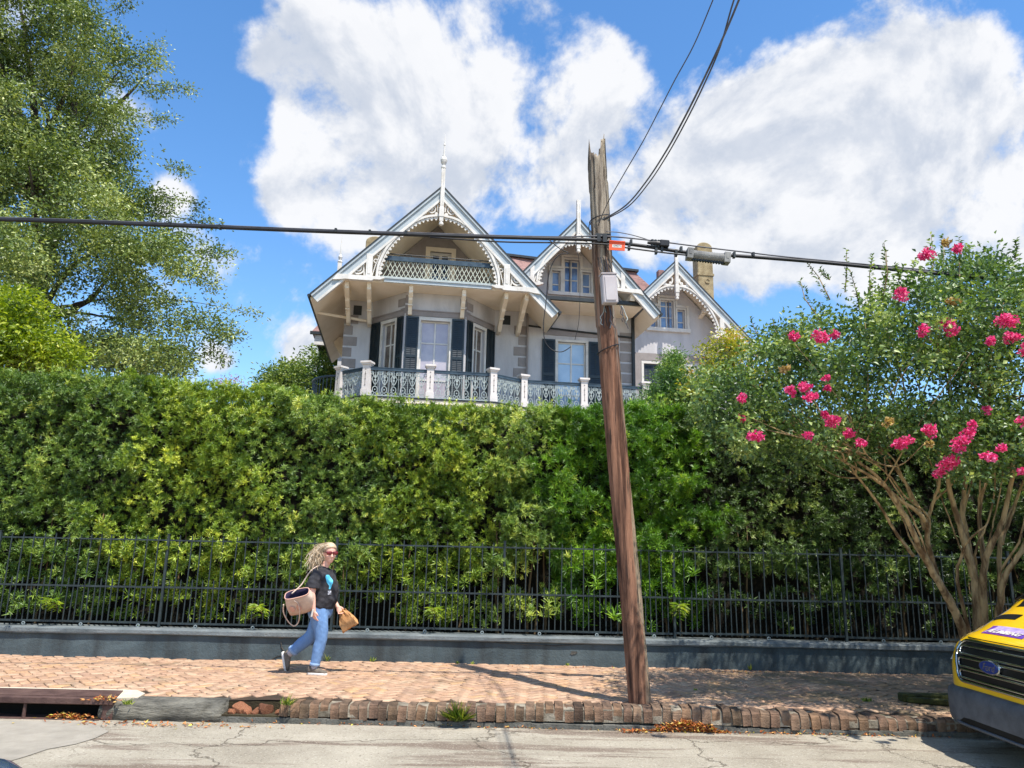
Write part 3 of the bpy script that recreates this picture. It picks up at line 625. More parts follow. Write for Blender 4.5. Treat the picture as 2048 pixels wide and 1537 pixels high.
def window(x0, x1, z0, z1, M, pane, nx=2, zbars=(), casing=.10, y=0.0, depth=.16, sash=.05, sill=False, head=None, casing_m=None):
    mb = MB(); c = casing
    for a, b_ in ((x0 - c, x0), (x1, x1 + c)): mb.box(a, b_, y - .035, y + .02, z0, z1)
    mb.box(x0 - c, x1 + c, y - .04, y + .02, z1, z1 + c)
    if sill: mb.box(x0 - c - .05, x1 + c + .05, y - .10, y + .02, z0 - .10, z0)
    w = mb.T(M).build('window', casing_m or white_m, house)
    mb = MB(); d0 = y + depth - .07; d1 = y + depth - .03
    for a, b_ in ((x0, x0 + sash), (x1 - sash, x1)): mb.box(a, b_, d0, d1, z0, z1)
    for a, b_ in ((z0, z0 + sash), (z1 - sash, z1)): mb.box(x0 + sash, x1 - sash, d0, d1, a, b_)
    for i in range(1, nx): xm = x0 + (x1 - x0) * i / nx; mb.box(xm - sash * .5, xm + sash * .5, d0 - .003, d1, z0 + sash, z1 - sash)
    for zb in zbars: mb.box(x0 + sash, x1 - sash, d0 + .004, d1, zb - .022, zb + .022)
    mb.T(M).build('sash', white_m, w)
    bars = [z0, *zbars, z1]
    for i in range(nx):
        for zl, zh in zip(bars[:-1], bars[1:]):
            a = x0 + (x1 - x0) * i / nx; b_ = x0 + (x1 - x0) * (i + 1) / nx; t = random.gauss(0, .004)
            q = MB().add([(a + .02, y + depth - .045 + t, zl + .01), (b_ - .02, y + depth - .045 - t, zl + .01), (b_ - .02, y + depth - .045 - t, zh - .01), (a + .02, y + depth - .045 + t, zh - .01)], [(0, 1, 2, 3)])
            q.T(M).build('pane', pane, w)
    mb = MB().box(x0 - .02, x1 + .02, y + depth - .005, y + depth + .02, z0 - .02, z1 + .02); mb.T(M).build('backing', g_dark, w)
    return w
def facet(ax, ay, bx, by): return Matrix.Translation((ax, ay, 0)) @ Matrix.Rotation(math.atan2(by - ay, bx - ax), 4, 'Z'), math.hypot(bx - ax, by - ay)
ZF, ZS = 6.3, 9.93                                          # gallery floor, soffit
# --- first block: flat wall, canted bay
mb = MB(); flat = lambda z: (lambda x: z)
YB, YW = .80, 2.05
MF, LF = facet(-1.02, YB, 1.02, YB); ML, LL_ = facet(-2.12, YW, -1.02, YB); MR, LR_ = facet(1.02, YB, 2.12, YW); MWL, LWL = facet(-3.05, YW, -2.12, YW); MWR, LWR = facet(2.12, YW, 7.2, YW)
cw = (LF / 2 - .48, LF / 2 + .48, ZF, 9.0); lw = (LL_ * .37, LL_ * .37 + .62, ZF, 9.0); rw = (LR_ * .63 - .62, LR_ * .63, ZF, 9.0); fw_ = (4.39 - 2.12, 5.42 - 2.12, ZF, 8.92)
panel(mb, 0, LF, 0, flat(ZS + .1), [cw], M=MF); panel(mb, 0, LL_, 0, flat(ZS + .1), [lw], M=ML); panel(mb, 0, LR_, 0, flat(ZS + .1), [rw], M=MR); panel(mb, 0, LWL, 0, flat(ZS + .1), [], M=MWL); panel(mb, 0, LWR, 0, flat(ZS + .1), [fw_], M=MWR)
mb.add([(-3.05, YW, 0), (-3.05, 9, 0), (-3.05, 9, 10.6), (-3.05, YW, ZS + .1)], [(3, 2, 1, 0)]); mb.add([(7.2, YW, 0), (7.2, 9, 0), (7.2, 9, 10.6), (7.2, YW, ZS + .1)], [(0, 1, 2, 3)])
mb.build('wall', wall_m, house)
w = window(*cw, MF, g_curt, 2, (7.0, 8.25)); shutter(w, LF / 2 - .97, LF / 2 - .55, ZF, 9.1, -.02, MF, 0.0); shutter(w, LF / 2 + .54, LF / 2 + .96, ZF, 9.1, -.02, MF, 0.0)
w = window(*lw, ML, g_brown, 2, (7.0, 8.25)); shutter(w, lw[1] + .12, LL_ - .02, ZF, 9.1, -.02, ML, .02); shutter(w, .04, lw[0] - .12, ZF, 9.1, -.02, ML, 0.0)
w = window(*rw, MR, g_brown, 2, (7.0, 8.25)); shutter(w, .02, rw[0] - .12, ZF, 9.1, -.02, MR, -.02); shutter(w, rw[1] + .12, LR_ - .04, ZF, 9.1, -.02, MR, 0.0)
w = window(*fw_, MWR, g_blue, 2, (7.0, 8.15), casing=.08); shutter(w, fw_[0] - .56, fw_[0] - .1, ZF, 8.98, -.02, MWR, 0.0); shutter(w, fw_[1] + .1, fw_[1] + .58, ZF, 8.98, -.02, MWR, 0.0)
# painted quoins and window heads
def quoins(M, x, side, z0, z1, wl=.46, ws=.30, h=.31, gap=.075):
    z = z0; i = 0
    while z + h < z1:
        ww = wl if i % 2 else ws; a, b_ = (x, x + ww) if side > 0 else (x - ww, x)
        MB().box(a, b_, -.022, .01, z, z + h).T(M).build('quoin', taupe_m, house, bevel=.006); z += h + gap; i += 1
quoins(MWL, .004, 1, ZF + .1, 9.6); quoins(MWR, 3.28 - 2.12, -1, ZF + .1, 9.5); quoins(MWR, LWR - .02, -1, ZF + .1, 9.6, .50, .50)
quoins(MF, .0, 1, 9.22, 9.9, .22, .14, .27); quoins(MF, LF, -1, 9.22, 9.9, .22, .14, .27); quoins(ML, LL_, -1, 9.12, 9.9, .34, .2, .27); quoins(MR, 0, 1, 9.12, 9.9, .34, .2, .27)
for M_, h in ((MF, cw), (ML, lw), (MR, rw), (MWR, fw_)):
    a, b_ = h[0] - .5, h[1] + .5
    if M_ is ML: a, b_ = .05, LL_ - .02
    if M_ is MR: a, b_ = .02, LR_ - .05
    MB().box(a, b_, -.03, .01, 9.14, 9.3).box(a - .0, b_ + .0, -.05, .005, 9.302, 9.34).T(M_).build('window_head', taupe_m, house)
for M_, x in ((MWL, .42), (MWR, .42)): MB().box(x - .14, x + .14, -.01, .01, 9.42, 9.76).T(M_).build('vent', gut_m, house)
# downpipes
MB().tube([(2.0 + 1.29, YW - .07, 6.2), (3.29, YW - .07, 9.9)], .035, 8).build('downpipe', taupe_m, house); MB().box(7.10, 7.20, YW - .12, YW - .02, 0, 9.95).build('downpipe', gut_m, house)
MB().tube([(3.3, YW - .06, 9.42), (7.1, YW - .06, 9.22)], .035, 8).build('drain_pipe', gut_m, house); MB().tube([(-3.9, 1.6, 9.28), (-2.3, 1.95, 9.2)], .05, 8).build('drain_pipe', cream_m, house)

# --- gables
def gable(cx, y0, yb, apex, hw, tip, th=.34, barge=.34, left=1.0):
    """roof planes with cream undersides, raked boards at the front"""
    sl = (apex - tip) / hw; ln = math.hypot(hw, apex - tip); nx, nz = (apex - tip) / ln, hw / ln
    for s in (-1, 1):
        f = left if s < 0 else 1.0; A = (cx, apex); B = (cx + s * hw * f, apex + (tip - apex) * f)
        up = MB().prism([A, B, (B[0], B[1] - .05), (A[0], A[1] - .05)], 'y', y0 - .03, yb).build('roof', slate_m, house)
        MB().prism([(A[0], A[1] - .051), (B[0] - s * .012, B[1] - .055), (B[0] - s * .03, B[1] - .16), (A[0], A[1] - th)], 'y', y0 + .03, yb - .01).build('soffit', cream_m, up)
        if f == 1: MB().tube([(B[0] + s * .03, y0 - .05, B[1] - .03), (B[0] + s * .03, yb, B[1] - .03)], .055, 8).build('gutter', gut_m, up)
        def strip(d0, d1, ya, y1, m, nm, e0=0.0, e1=0.0):
            ax, az = -s * 0 , 0
            def off(P, d): return (P[0] - s * nx * d, P[1] - nz * d)
            P0 = (cx, apex - d0 / nz); P1 = (cx, apex - d1 / nz); Q0 = off(B, d0); Q1 = off((B[0], B[1]), d1)
            MB().prism([P0, Q0, Q1, P1], 'y', ya, y1).build(nm, m, up)
        strip(.0, .045, y0 - .16, y0 - .032, gut_m, 'roof_edge'); strip(.046, .11, y0 - .145, y0 - .02, grey_m, 'crown_mould'); strip(.111, .29, y0 - .10, y0 - .01, grey_m, 'bargeboard'); strip(.291, .36, y0 - .125, y0 - .005, white_m, 'barge_bead')
    return sl, nz
def finial(cx, y, zb, za, ztop, w=.13, full=True, parent=None):
    mb = MB(); mb.box(cx - w / 2, cx + w / 2, y - w / 2, y + w / 2, zb + .14, za)
    mb.box(cx - w * .62, cx + w * .62, y - w * .62, y + w * .62, zb + .30, zb + .62)
    mb.lathe([(.03, zb), (.075, zb + .03), (.075, zb + .09), (.05, zb + .14)], cx, y, 10)
    if full:
        mb.lathe([(.06, za), (.085, za + .03), (.085, za + .08), (.05, za + .13), (.10, za + .24), (.115, za + .32), (.10, za + .40), (.05, za + .46), (.055, za + .5), (.028, za + .52), (.022, za + .85), (.035, za + .87), (.035, za + .9), (.02, za + .93), (.004, ztop)], cx, y, 12)
    for k in (-1, 1): mb.box(cx + k * w * .25 - .012, cx + k * w * .25 + .012, y - w / 2 - .012, y - w / 2, zb + .7, za - .15)
    return mb.build('finial', white_m, house)
def scallops(mb, path, y0, y1, step=.16, size=.075, side=1):
    """fretted fringe hanging from a rib: lobes in threes with pierced rings"""
    acc_ = 0; last = None
    P = [np.array(p) for p in path]
    for a, b_ in zip(P[:-1], P[1:]):
        seg = np.linalg.norm(b_ - a); t = (b_ - a) / max(seg, 1e-6); n = np.array([t[1], -t[0]]) * side
        while acc_ < seg:
            c = a + t * acc_
            for k, (dt, dn, r) in enumerate(((-.4, .55, .42), (.4, .55, .42), (0, 1.15, .38))):
                q = c + t * dt * size + n * (dn * size + .03); mb.disc(q[0], q[1], r * size, y0, y1, 8)
            q = c + n * (.4 * size); mb.disc(q[0], q[1], size * .45, y0, y1, 6)
            acc_ += step
        acc_ -= seg
def spiral(mb, cx, cz, r, turns, y0, y1, w=.035, flip=1, a0=0.0):
    n = int(turns * 16); mb.ribbon([(cx + flip * r * (1 - .82 * k / n) * math.cos(a0 + 6.283 * turns * k / n), cz + r * (1 - .82 * k / n) * math.sin(a0 + 6.283 * turns * k / n)) for k in range(n + 1)], w, y0, y1); mb.disc(cx, cz, r * .22, y0, y1, 8)
# main gable
gable(0, 0.0, 8.4, 13.42, 3.99, 9.35)
finial(0, -.14, 11.98, 14.0, 15.31)
archL = [(-1.97, 10.07), (-1.94, 10.44), (-1.84, 10.77), (-1.69, 11.11), (-1.44, 11.47), (-1.19, 11.77), (-.81, 12.10), (-.46, 12.28), (-.06, 12.36)]
for s in (-1, 1):
    p = [(q[0] * -s, q[1]) for q in spline(archL, 4)]
    p2 = [(q[0], q[1]) for q in p]
    mb = MB(); mb.ribbon(p2, .075, -.115, -.02); mb.build('arch_rib', white_m, house)
    mb = MB(); scallops(mb, p2 if s < 0 else p2, -.08, -.04, .155, .085, 1 if s < 0 else -1); mb.build('fret_fringe', white_m, house)
    mb = MB(); spiral(mb, s * .34, 12.56, .17, 1.6, -.075, -.035, .045, s, 1.0); spiral(mb, s * .72, 12.33, .10, 1.3, -.075, -.035, .035, s, 2.2); mb.ribbon([(s * .12, 12.5), (s * .14, 12.8)], .04, -.075, -.035); mb.disc(s * .98, 12.14, .05, -.075, -.035, 8); mb.disc(s * .16, 12.42, .06, -.075, -.035, 8)
    mb.ribbon([(s * .5, 12.38), (s * .58, 12.52), (s * .66, 12.5)], .035, -.07, -.035); mb.build('scrollwork', white_m, house)
    mb = MB(); spiral(mb, s * 2.58, 10.33, .21, 1.8, -.075, -.035, .05, s, 3.3); spiral(mb, s * 2.88, 10.2, .085, 1.2, -.075, -.035, .035, s, 3.3); mb.ribbon([(s * 2.36, 10.1), (s * 2.4, 10.42), (s * 2.34, 10.78)], .04, -.07, -.035); mb.disc(s * 2.37, 10.68, .06, -.075, -.035, 8)
    mb.ribbon([(s * 2.12, 10.1), (s * 2.02, 10.5), (s * 1.9, 10.85), (s * 1.72, 11.2)], .03, -.07, -.035); mb.ring(s * 2.03, 10.62, .06, .03, -.07, -.035, 10); mb.ring(s * 1.96, 10.84, .05, .025, -.07, -.035, 10); mb.build('scrollwork', white_m, house)
    MB().box(s * 2.22 - .10, s * 2.22 + .10, -.13, -.02, 10.06, 10.82).box(s * 2.22 - .05, s * 2.22 + .05, -.145, -.131, 10.14, 10.7).build('gable_post', white_m, house, bevel=.008)
    a, b_ = sorted((s * 1.74, s * 3.16)); c = s
    MB().prism([(s * 3.2, 10.06), (s * 1.74, 10.06), (s * 1.72, 10.02), (s * 1.86, 9.96), (s * 2.05, 9.96), (s * 2.12, 9.91), (s * 2.95, 9.91), (s * 3.1, 9.88), (s * 3.32, 9.86)], 'y', -.17, -.005).build('post_plinth', white_m, house)
# attic balcony in the main gable: floor, lattice, back wall, door
MB().box(-3.08, 3.08, .0, YW + .4, ZS, ZS + .12).build('balcony_floor', cream_m, house)
MB().box(-1.74, 1.74, -.06, -.001, ZS + .01, ZS + .15).box(-1.74, 1.74, -.09, -.06, ZS + .12, ZS + .15).build('balcony_beam', grey_m, house)
mb = MB(); z0, z1 = 10.18, 10.72
for i in range(-2, 26):
    for d in (1, -1):
        xa = -1.78 + i * .145; xb = xa + d * .27
        if -1.95 < xa < 1.9 and -1.9 < xb < 1.9: mb.bar((xa, .1 + d * .004, z0), (xb, .1 + d * .004, z1), .017, .017, (0, 1, 0))
mb.build('lattice', mat('lattice_paint', (206, 208, 190), (186, 190, 172), rough=.6, scale=6), house)
MB().box(-1.95, 1.95, .07, .13, z0 - .035, z0).build('lattice_rail', ironl_m, house); MB().box(-1.8, 1.8, .05, .15, z1, z1 + .09).box(-1.8, 1.8, .06, .14, z1 + .09, z1 + .16).build('lattice_rail', rail_m, house)
MB().tube([(-1.75, .1, 10.96), (1.75, .1, 10.96)], .018, 6).tube([(-.9, .1, 10.85), (-.9, .1, 10.96)], .012, 6).tube([(.9, .1, 10.85), (.9, .1, 10.96)], .012, 6).build('hand_rail', gut_m, house)
mb = MB(); ar = lambda x: 13.06 - abs(x) * 1.02
dh = (-.24, .52, 10.05, 12.05); panel(mb, -2.9, 2.9, 10.0, ar, [dh], y=2.3); mb.build('attic_wall', taupe_m, house)
w = window(-.24, .52, 10.05, 12.05, I4, g_dark, 2, (11.2,), casing=.16, y=2.3, sash=.11, casing_m=cream_m)
# brackets under the balcony
def bracket(x, y0, y1, z1, z0, th=.13, name='bracket'):
    d = y1 - y0; h = z1 - z0
    pr = [(y0, z1), (y0, z1 - .10), (y0 + .03, z1 - .14), (y0 + .03, z1 - .22), (y0 + d * .30, z1 - h * .42), (y0 + d * .34, z1 - h * .50), (y0 + d * .62, z1 - h * .70), (y0 + d * .82, z1 - h * .98), (y1, z0), (y1, z0 + .16), (y0 + d * .80, z1 - h * .62), (y0 + d * .55, z1 - h * .30), (y0 + d * .5, z1)]
    mb = MB().prism(pr, 'x', x - th / 2, x + th / 2)
    for f in (.34, .66): mb.box(x - th / 2 - .012, x + th / 2 + .012, y0 + d * f * .8 - .05, y0 + d * f * .8 + .03, z1 - h * f - .03, z1 - h * f + .01)
    return mb.build(name, cream_m, house, bevel=.006)
for x in (-2.9, -2.2, 2.25, 2.93): bracket(x, .10, YW - .002, ZS - .002, 9.02)
for x in (-.86, .86): bracket(x, .10, YB - .002, ZS - .002, 9.12)
for y in (5.6,): MB().prism([(-3.05, 9.5), (-3.5, 9.6), (-3.7, 9.35), (-3.05, 8.3)], 'y', y, y + .14).disc(-3.3, 9.35, .22, y - .02, y - .001, 16).build('eave_bracket', cream_m, house)
# second gable
C2, Y2 = 4.73, .5
gable(C2, Y2, 8.0, 12.96, 2.92, 9.69, th=.32, left=.74)
finial(C2, Y2 - .14, 11.62, 13.56, 13.6, full=False)
arch2 = [(-1.42, 10.5), (-1.36, 10.85), (-1.2, 11.25), (-.95, 11.6), (-.65, 11.86), (-.3, 12.02), (-.05, 12.05)]
for s in (-1, 1):
    p = [(C2 + q[0] * -s, q[1]) for q in spline(arch2, 4)]
    MB().ribbon(p, .06, Y2 - .11, Y2 - .02).build('arch_rib', white_m, house)
    mb = MB(); scallops(mb, p, Y2 - .08, Y2 - .04, .14, .08, 1 if s < 0 else -1); mb.build('fret_fringe', white_m, house)
    mb = MB(); spiral(mb, C2 + s * .27, 12.2, .12, 1.4, Y2 - .075, Y2 - .035, .035, s, 1); spiral(mb, C2 + s * 1.85, 10.62, .15, 1.6, Y2 - .075, Y2 - .035, .04, s, 3.3); mb.ribbon([(C2 + s * 1.5, 10.5), (C2 + s * 1.36, 11.1)], .04, Y2 - .07, Y2 - .035); mb.build('scrollwork', white_m, house)
    MB().box(C2 + s * 1.58 - .07, C2 + s * 1.58 + .07, Y2 - .13, Y2 - .02, 10.42, 11.05).build('gable_post', white_m, house)
    MB().prism([(C2 + s * 2.2, 10.46), (C2 + s * 1.22, 10.46), (C2 + s * 1.2, 10.42), (C2 + s * 1.35, 10.36), (C2 + s * 1.55, 10.34), (C2 + s * 2.1, 10.32), (C2 + s * 2.3, 10.26)], 'y', Y2 - .16, Y2 - .005).build('post_plinth', white_m, house)
    if s > 0: bracket(C2 + s * 1.95, Y2 - .02, 1.58, 10.31, 9.98, .16)
mb = MB(); a2 = lambda x: 12.62 - abs(x - C2) * 1.12
YA = 1.6; h2 = [(4.07, 4.38, 10.62, 11.40), (4.52, 5.06, 10.62, 11.85), (5.18, 5.50, 10.62, 11.42)]
for xa, xb in ((2.6, C2), (C2, 6.9)): panel(mb, xa, xb, 10.0, a2, [(max(h[0], xa), min(h[1], xb), h[2], h[3]) for h in h2 if h[1] > xa + .01 and h[0] < xb - .01], y=YA)
mb.build('attic_wall', wall_m, house)
def triple(hs_, y, pane):
    mbf = MB()
    for h in hs_:
        window(*h, I4, pane, 2 if h[1] - h[0] > .45 else 1, ((h[2] * .62 + h[3] * .38),) if h[1] - h[0] < .45 else (h[2] * .2 + h[3] * .8, h[2] * .6 + h[3] * .4), casing=.07, y=y, depth=.16, sash=.045, sill=False)
triple(h2, YA, g_sky)
MB().box(3.92, 5.68, YA - .10, YA - .001, 10.49, 10.61).build('sill', white_m, house)
MB().prism([(3.94, 10.62), (3.94, 11.56), (4.40, 11.56), (4.40, 12.02), (5.18, 12.02), (5.18, 11.58), (5.66, 11.58), (5.66, 10.62), (5.58, 10.62), (5.58, 11.5), (5.10, 11.5), (5.10, 11.94), (4.48, 11.94), (4.48, 11.48), (4.02, 11.48), (4.02, 10.62)], 'y', YA - .07, YA - .042).build('window_head', white_m, house)
# second-floor eave below it
MB().box(3.3, 7.12, .72, YW + .3, 9.95, 10.02).build('eave_soffit', cream_m, house); MB().box(3.3, 7.2, .60, .72, 9.98, 10.10).build('eave_gutter', gut_m, house); MB().box(3.3, 7.1, .73, YA + .17, 10.03, 10.09).build('eave_roof', slate_m, house)
MB().bar((7.16, .62, 10.03), (7.16, YW, 9.98), .1, .12).build('eave_gutter', gut_m, house)
# third block, set back on the right
C3, Y3, YW3 = 9.87, 4.7, 5.5
gable(C3, Y3, 12.0, 13.45, 3.3, 10.08)
finial(C3, Y3 - .14, 11.72, 13.9, 14.0, full=False)
arch3 = [(-1.78, 10.35), (-1.72, 10.8), (-1.5, 11.3), (-1.2, 11.72), (-.85, 12.05), (-.45, 12.28), (-.05, 12.34)]
for s in (-1, 1):
    p = [(C3 + q[0] * -s, q[1]) for q in spline(arch3, 4)]
    MB().ribbon(p, .07, Y3 - .11, Y3 - .02).build('arch_rib', white_m, house)
    mb = MB(); scallops(mb, p, Y3 - .08, Y3 - .04, .17, .085, 1 if s < 0 else -1); mb.build('fret_fringe', white_m, house)
    def quatre(cx, cz, r):
        mb = MB(); mb.ring(cx, cz, r * 1.25, r * .35, Y3 - .08, Y3 - .03, 18)
        for k in range(4): a = k * math.pi / 2 + .78; mb.disc(cx + r * .95 * math.cos(a), cz + r * .95 * math.sin(a), r * .3, Y3 - .08, Y3 - .03, 8)
        mb.build('quatrefoil', white_m, house)
    quatre(C3 + s * .36, 12.58, .17); quatre(C3 + s * 2.15, 10.62, .17)
    mb = MB(); mb.disc(C3 + s * .72, 12.36, .09, Y3 - .075, Y3 - .035, 8); mb.disc(C3 + s * .95, 12.2, .07, Y3 - .075, Y3 - .035, 8); mb.disc(C3 + s * .5, 12.4, .08, Y3 - .075, Y3 - .035, 8); mb.disc(C3 + s * .14, 12.85, .06, Y3 - .075, Y3 - .035, 8); mb.disc(C3 + s * 2.4, 10.45, .08, Y3 - .075, Y3 - .035, 8); mb.ribbon([(C3 + s * 2.0, 10.4), (C3 + s * 1.9, 11.1)], .05, Y3 - .075, Y3 - .035); mb.build('scrollwork', white_m, house)
    MB().box(C3 + s * 1.9 - .09, C3 + s * 1.9 + .09, Y3 - .13, Y3 - .02, 10.34, 11.05).build('gable_post', white_m, house)
    MB().prism([(C3 + s * 2.7, 10.33), (C3 + s * 1.5, 10.33), (C3 + s * 1.42, 10.27), (C3 + s * 1.6, 10.22), (C3 + s * 2.6, 10.19), (C3 + s * 2.8, 10.15)], 'y', Y3 - .17, Y3 - .005).build('post_plinth', white_m, house)
    bracket(C3 + s * 2.0, Y3, YW3 - .002, 10.18, 9.7, .2); bracket(C3 + s * 1.35, Y3 + .1, YW3 - .002, 11.55, 11.3, .16)
mb = MB(); a3 = lambda x: 13.08 - abs(x - C3) * 1.02
h3 = [(9.05, 9.34, 10.78, 11.62), (9.5, 10.06, 10.78, 12.0), (10.22, 10.54, 10.78, 11.62)]; s3 = (8.72, 10.3, ZF, 9.22)
for xa, xb in ((7.2, C3), (C3, 12.5)):
    panel(mb, xa, xb, 0, a3, [(max(h[0], xa), min(h[1], xb), h[2], h[3]) for h in h3 + [s3] if h[1] > xa + .01 and h[0] < xb - .01], y=YW3)
mb.add([(12.5, YW3, 0), (12.5, 12, 0), (12.5, 12, 10.4), (12.5, YW3, 10.4)], [(0, 1, 2, 3)]); mb.build('wall', wall_m, house)
triple(h3, YW3, g_sky)
MB().box(8.86, 10.74, YW3 - .12, YW3 - .001, 10.62, 10.775).build('sill', white_m, house)
MB().prism([(8.90, 10.78), (8.90, 11.8), (9.36, 11.8), (9.36, 12.2), (10.22, 12.2), (10.22, 11.8), (10.72, 11.8), (10.72, 10.78), (10.62, 10.78), (10.62, 11.7), (10.14, 11.7), (10.14, 12.1), (9.44, 12.1), (9.44, 11.7), (9.0, 11.7), (9.0, 10.78)], 'y', YW3 - .07, YW3 - .045).build('window_head', white_m, house)
w = window(*s3, I4, g_dark, 1, (), casing=.10, y=YW3)
for k in range(4): shutter(w, 8.73 + k * .392, 8.73 + k * .392 + .385, ZF, 9.2, YW3 + .08, I4, 0.0)
MB().box(8.3, 8.6, YW3 - .03, YW3 - .001, ZF, 9.66).box(8.6, 11.6, YW3 - .03, YW3 - .001, 9.36, 9.66).build('window_head', taupe_m, house)
# main hip roof behind, chimneys, left wing
mb = MB(); mb.add([(3.0, 6.6, 13.9), (8.75, 6.6, 13.6), (10.2, 5.9, 11.9), (3.0, 4.2, 11.2), (10.8, 11, 11.2), (3, 11, 11.2)], [(0, 1, 2, 3), (1, 4, 2), (0, 5, 4, 1), (0, 3, 5)])
mb.build('hip_roof', slate_m, house)
MB().bar((2.5, 6.6, 13.92), (8.9, 6.6, 13.62), .3, .1).build('ridge_cap', gut_m, house)
def chimney(x, y, z0, z1, w, d):
    n = 8; pr = [(x - w / 2, z0), (x + w / 2, z0), (x + w / 2, z1 - .25)] + [(x + w / 2 * math.cos(math.pi * k / n), z1 - .25 + .25 * math.sin(math.pi * k / n)) for k in range(1, n)] + [(x - w / 2, z1 - .25)]
    c = MB().prism(pr, 'y', y, y + d).build('chimney', chim_m, house, bevel=.03)
    MB().box(x - w / 2 - .03, x + w / 2 + .03, y - .03, y + d + .03, z1 - 1.6, z1 - 1.5).build('band', chim_m, c); MB().ring(x + w * .1, z1 - 1.85, .1, .05, y - .03, y - .001, 12, 1, .4, 5.6).build('medallion', chim_m, c)
chimney(12.2, 7, 10, 15.45, .72, .6); chimney(-2.35, 6.0, 11, 14.05, .8, .6)
MB().box(10.0, 10.25, 7, 7.3, 12, 13.95).build('chimney', slate_m, house)
wg = MB().add([(-5.1, 10, 10.98), (-2.5, 10, 10.98), (-2.5, 14, 10.98), (-5.1, 14, 10.98), (-3.9, 11.6, 13.2), (-2.5, 11.6, 13.2)], [(0, 1, 5, 4), (0, 4, 3), (3, 4, 5, 2)]).build('wing_roof', slate_m, house)
MB().box(-5.15, -2.5, 9.9, 10.02, 10.85, 10.98).build('gutter', gut_m, wg); MB().box(-4.95, -2.5, 10.03, 10.2, 10.4, 10.85).build('fascia', white_m, wg); MB().box(-3.9, -3.2, 10.3, 13, 0, 10.8).build('wall', wall_m, wg)
f2 = MB().box(-4.18, -4.0, 9.95, 10.13, 11.5, 14.3).lathe([(.09, 14.3), (.12, 14.36), (.06, 14.45), (.1, 14.6), (.04, 14.72), (.03, 14.9), (.004, 15.7)], -4.09, 10.04, 10).build('finial', white_m, house)
# --- gallery with cast iron railing
PO = [(-2.95, .95), (-2.08, .06), (-.12, .06), (1.86, .06), (2.96, .72), (5.02, .76), (7.16, .8)]
floor_poly = [(-3.4, 1.2), (-3.06, .83), (-2.14, -.12), (1.92, -.12), (3.0, .56), (7.6, .6), (7.6, 2.0), (-3.4, 2.0)]
def offset_poly(d): return [(-3.4 - d, 1.2 - d * .4), (-3.06 - d * .7, .83 - d * .7), (-2.14 - d * .4, -.12 - d), (1.92 + d * .3, -.12 - d), (3.0 + d * .2, .56 - d), (7.6, .6 - d), (7.6, 2.0), (-3.4 - d, 2.0)]
for nm, d, za, zb, m_ in (('gallery_floor', .06, 6.14, 6.2, gut_m), ('gallery_cornice', .04, 6.02, 6.139, cream_m), ('gallery_cornice', -.03, 5.86, 6.019, grey_m), ('gallery_cornice', -.1, 5.62, 5.859, white_m), ('gallery_frieze', -.16, 5.2, 5.619, wall_m)):
    MB().prism(offset_poly(d), 'z', za, zb).build(nm, m_, house)
for x, y in ((-2.08, .15), (1.86, .15), (5.02, .85), (7.16, .9)): MB().lathe([(.16, 0), (.16, .2), (.13, .3), (.11, 4.8), (.15, 5.0), (.15, 5.2)], x, y, 14).build('gallery_column', white_m, house, True)
post_white = mat('rail_post_white', (204, 195, 187), (222, 214, 207), rough=.6, scale=4)
pmesh = shared('gallery_post', MB().box(-.13, .13, -.13, .13, 6.2, 6.42).box(-.11, .11, -.11, .11, 6.42, 7.2).box(-.14, .14, -.14, .14, 7.2, 7.25).box(-.17, .17, -.17, .17, 7.25, 7.31), post_white)
orn = MB().prism([(-.008, 6.55), (.008, 6.55), (.008, 6.98), (-.008, 6.98)], 'y', -.118, -.109)
for z in (6.55, 6.74, 6.9, 7.06): orn.disc(0, z, .022, -.118, -.109, 8)
orn = shared('ornament', orn, taupe_m)
for k, (x, y) in enumerate(PO):
    rz = [-.8, -.4, 0, .3, .3, 0, 0][k]; o = put('gallery_post', pmesh, house, (x, y, 0), (0, 0, rz)); put('ornament', orn, o, (0, 0, 0))
def lace(L):
    mb = MB(); z0, z1 = 6.27, 7.05; n = max(3, round(L / .27)); st = L / n; y0, y1 = -.012, .012; w = .02
    mb.box(0, L, -.018, .018, z0 - .03, z0)
    for i in range(n):
        c = (i + .5) * st; r = st * .36
        mb.ring(c, z0 + .17, r, w, y0, y1, 14, .75); mb.disc(c, z0 + .33, .03, y0, y1, 6); mb.disc(c, z0 + .17, .022, y0, y1, 6)
        for s in (-1, 1):
            mb.ribbon([(c, z0 + .3), (c + s * r * .55, z0 + .40), (c + s * r * .95, z0 + .52), (c + s * r * .5, z0 + .62), (c, z0 + .56)], w, y0, y1)
            mb.ribbon([(c, z0 + .52), (c + s * r * .7, z0 + .66), (c + s * r * 1.1, z0 + .76)], w, y0, y1); mb.ring(c + s * r * .62, z0 + .06, .045, .016, y0, y1, 8); mb.ring(c + s * st * .36, z0 + .7, .05, .016, y0, y1, 8)
        mb.ribbon([(c, z0 + .3), (c, z1)], .016, y0, y1); mb.disc(c, z0 + .47, .034, y0, y1, 6); mb.disc(c, z0 + .62, .028, y0, y1, 6)
        if i: mb.ribbon([(i * st, z0), (i * st, z0 + .78)], .012, y0, y1)
    return mb
for (a, b_) in zip(PO[:-1], PO[1:]):
    M_, L = facet(*a, *b_); p = lace(L - .24).T(M_ @ Matrix.Translation((.12, 0, 0))).build('railing_panel', ironl_m, house)
    MB().box(.1, L - .1, -.035, .035, 7.05, 7.13).box(.1, L - .1, -.045, .045, 7.131, 7.15).T(M_).build('top_rail', rail_m, p)
ac = [(-3.0 - 1.0 * math.sin(t), 2.4 - 1.3 * math.cos(t) + .3, 7.1) for t in np.linspace(0, 1.9, 14)]
mb = MB(); mb.tube(ac, .04, 8)
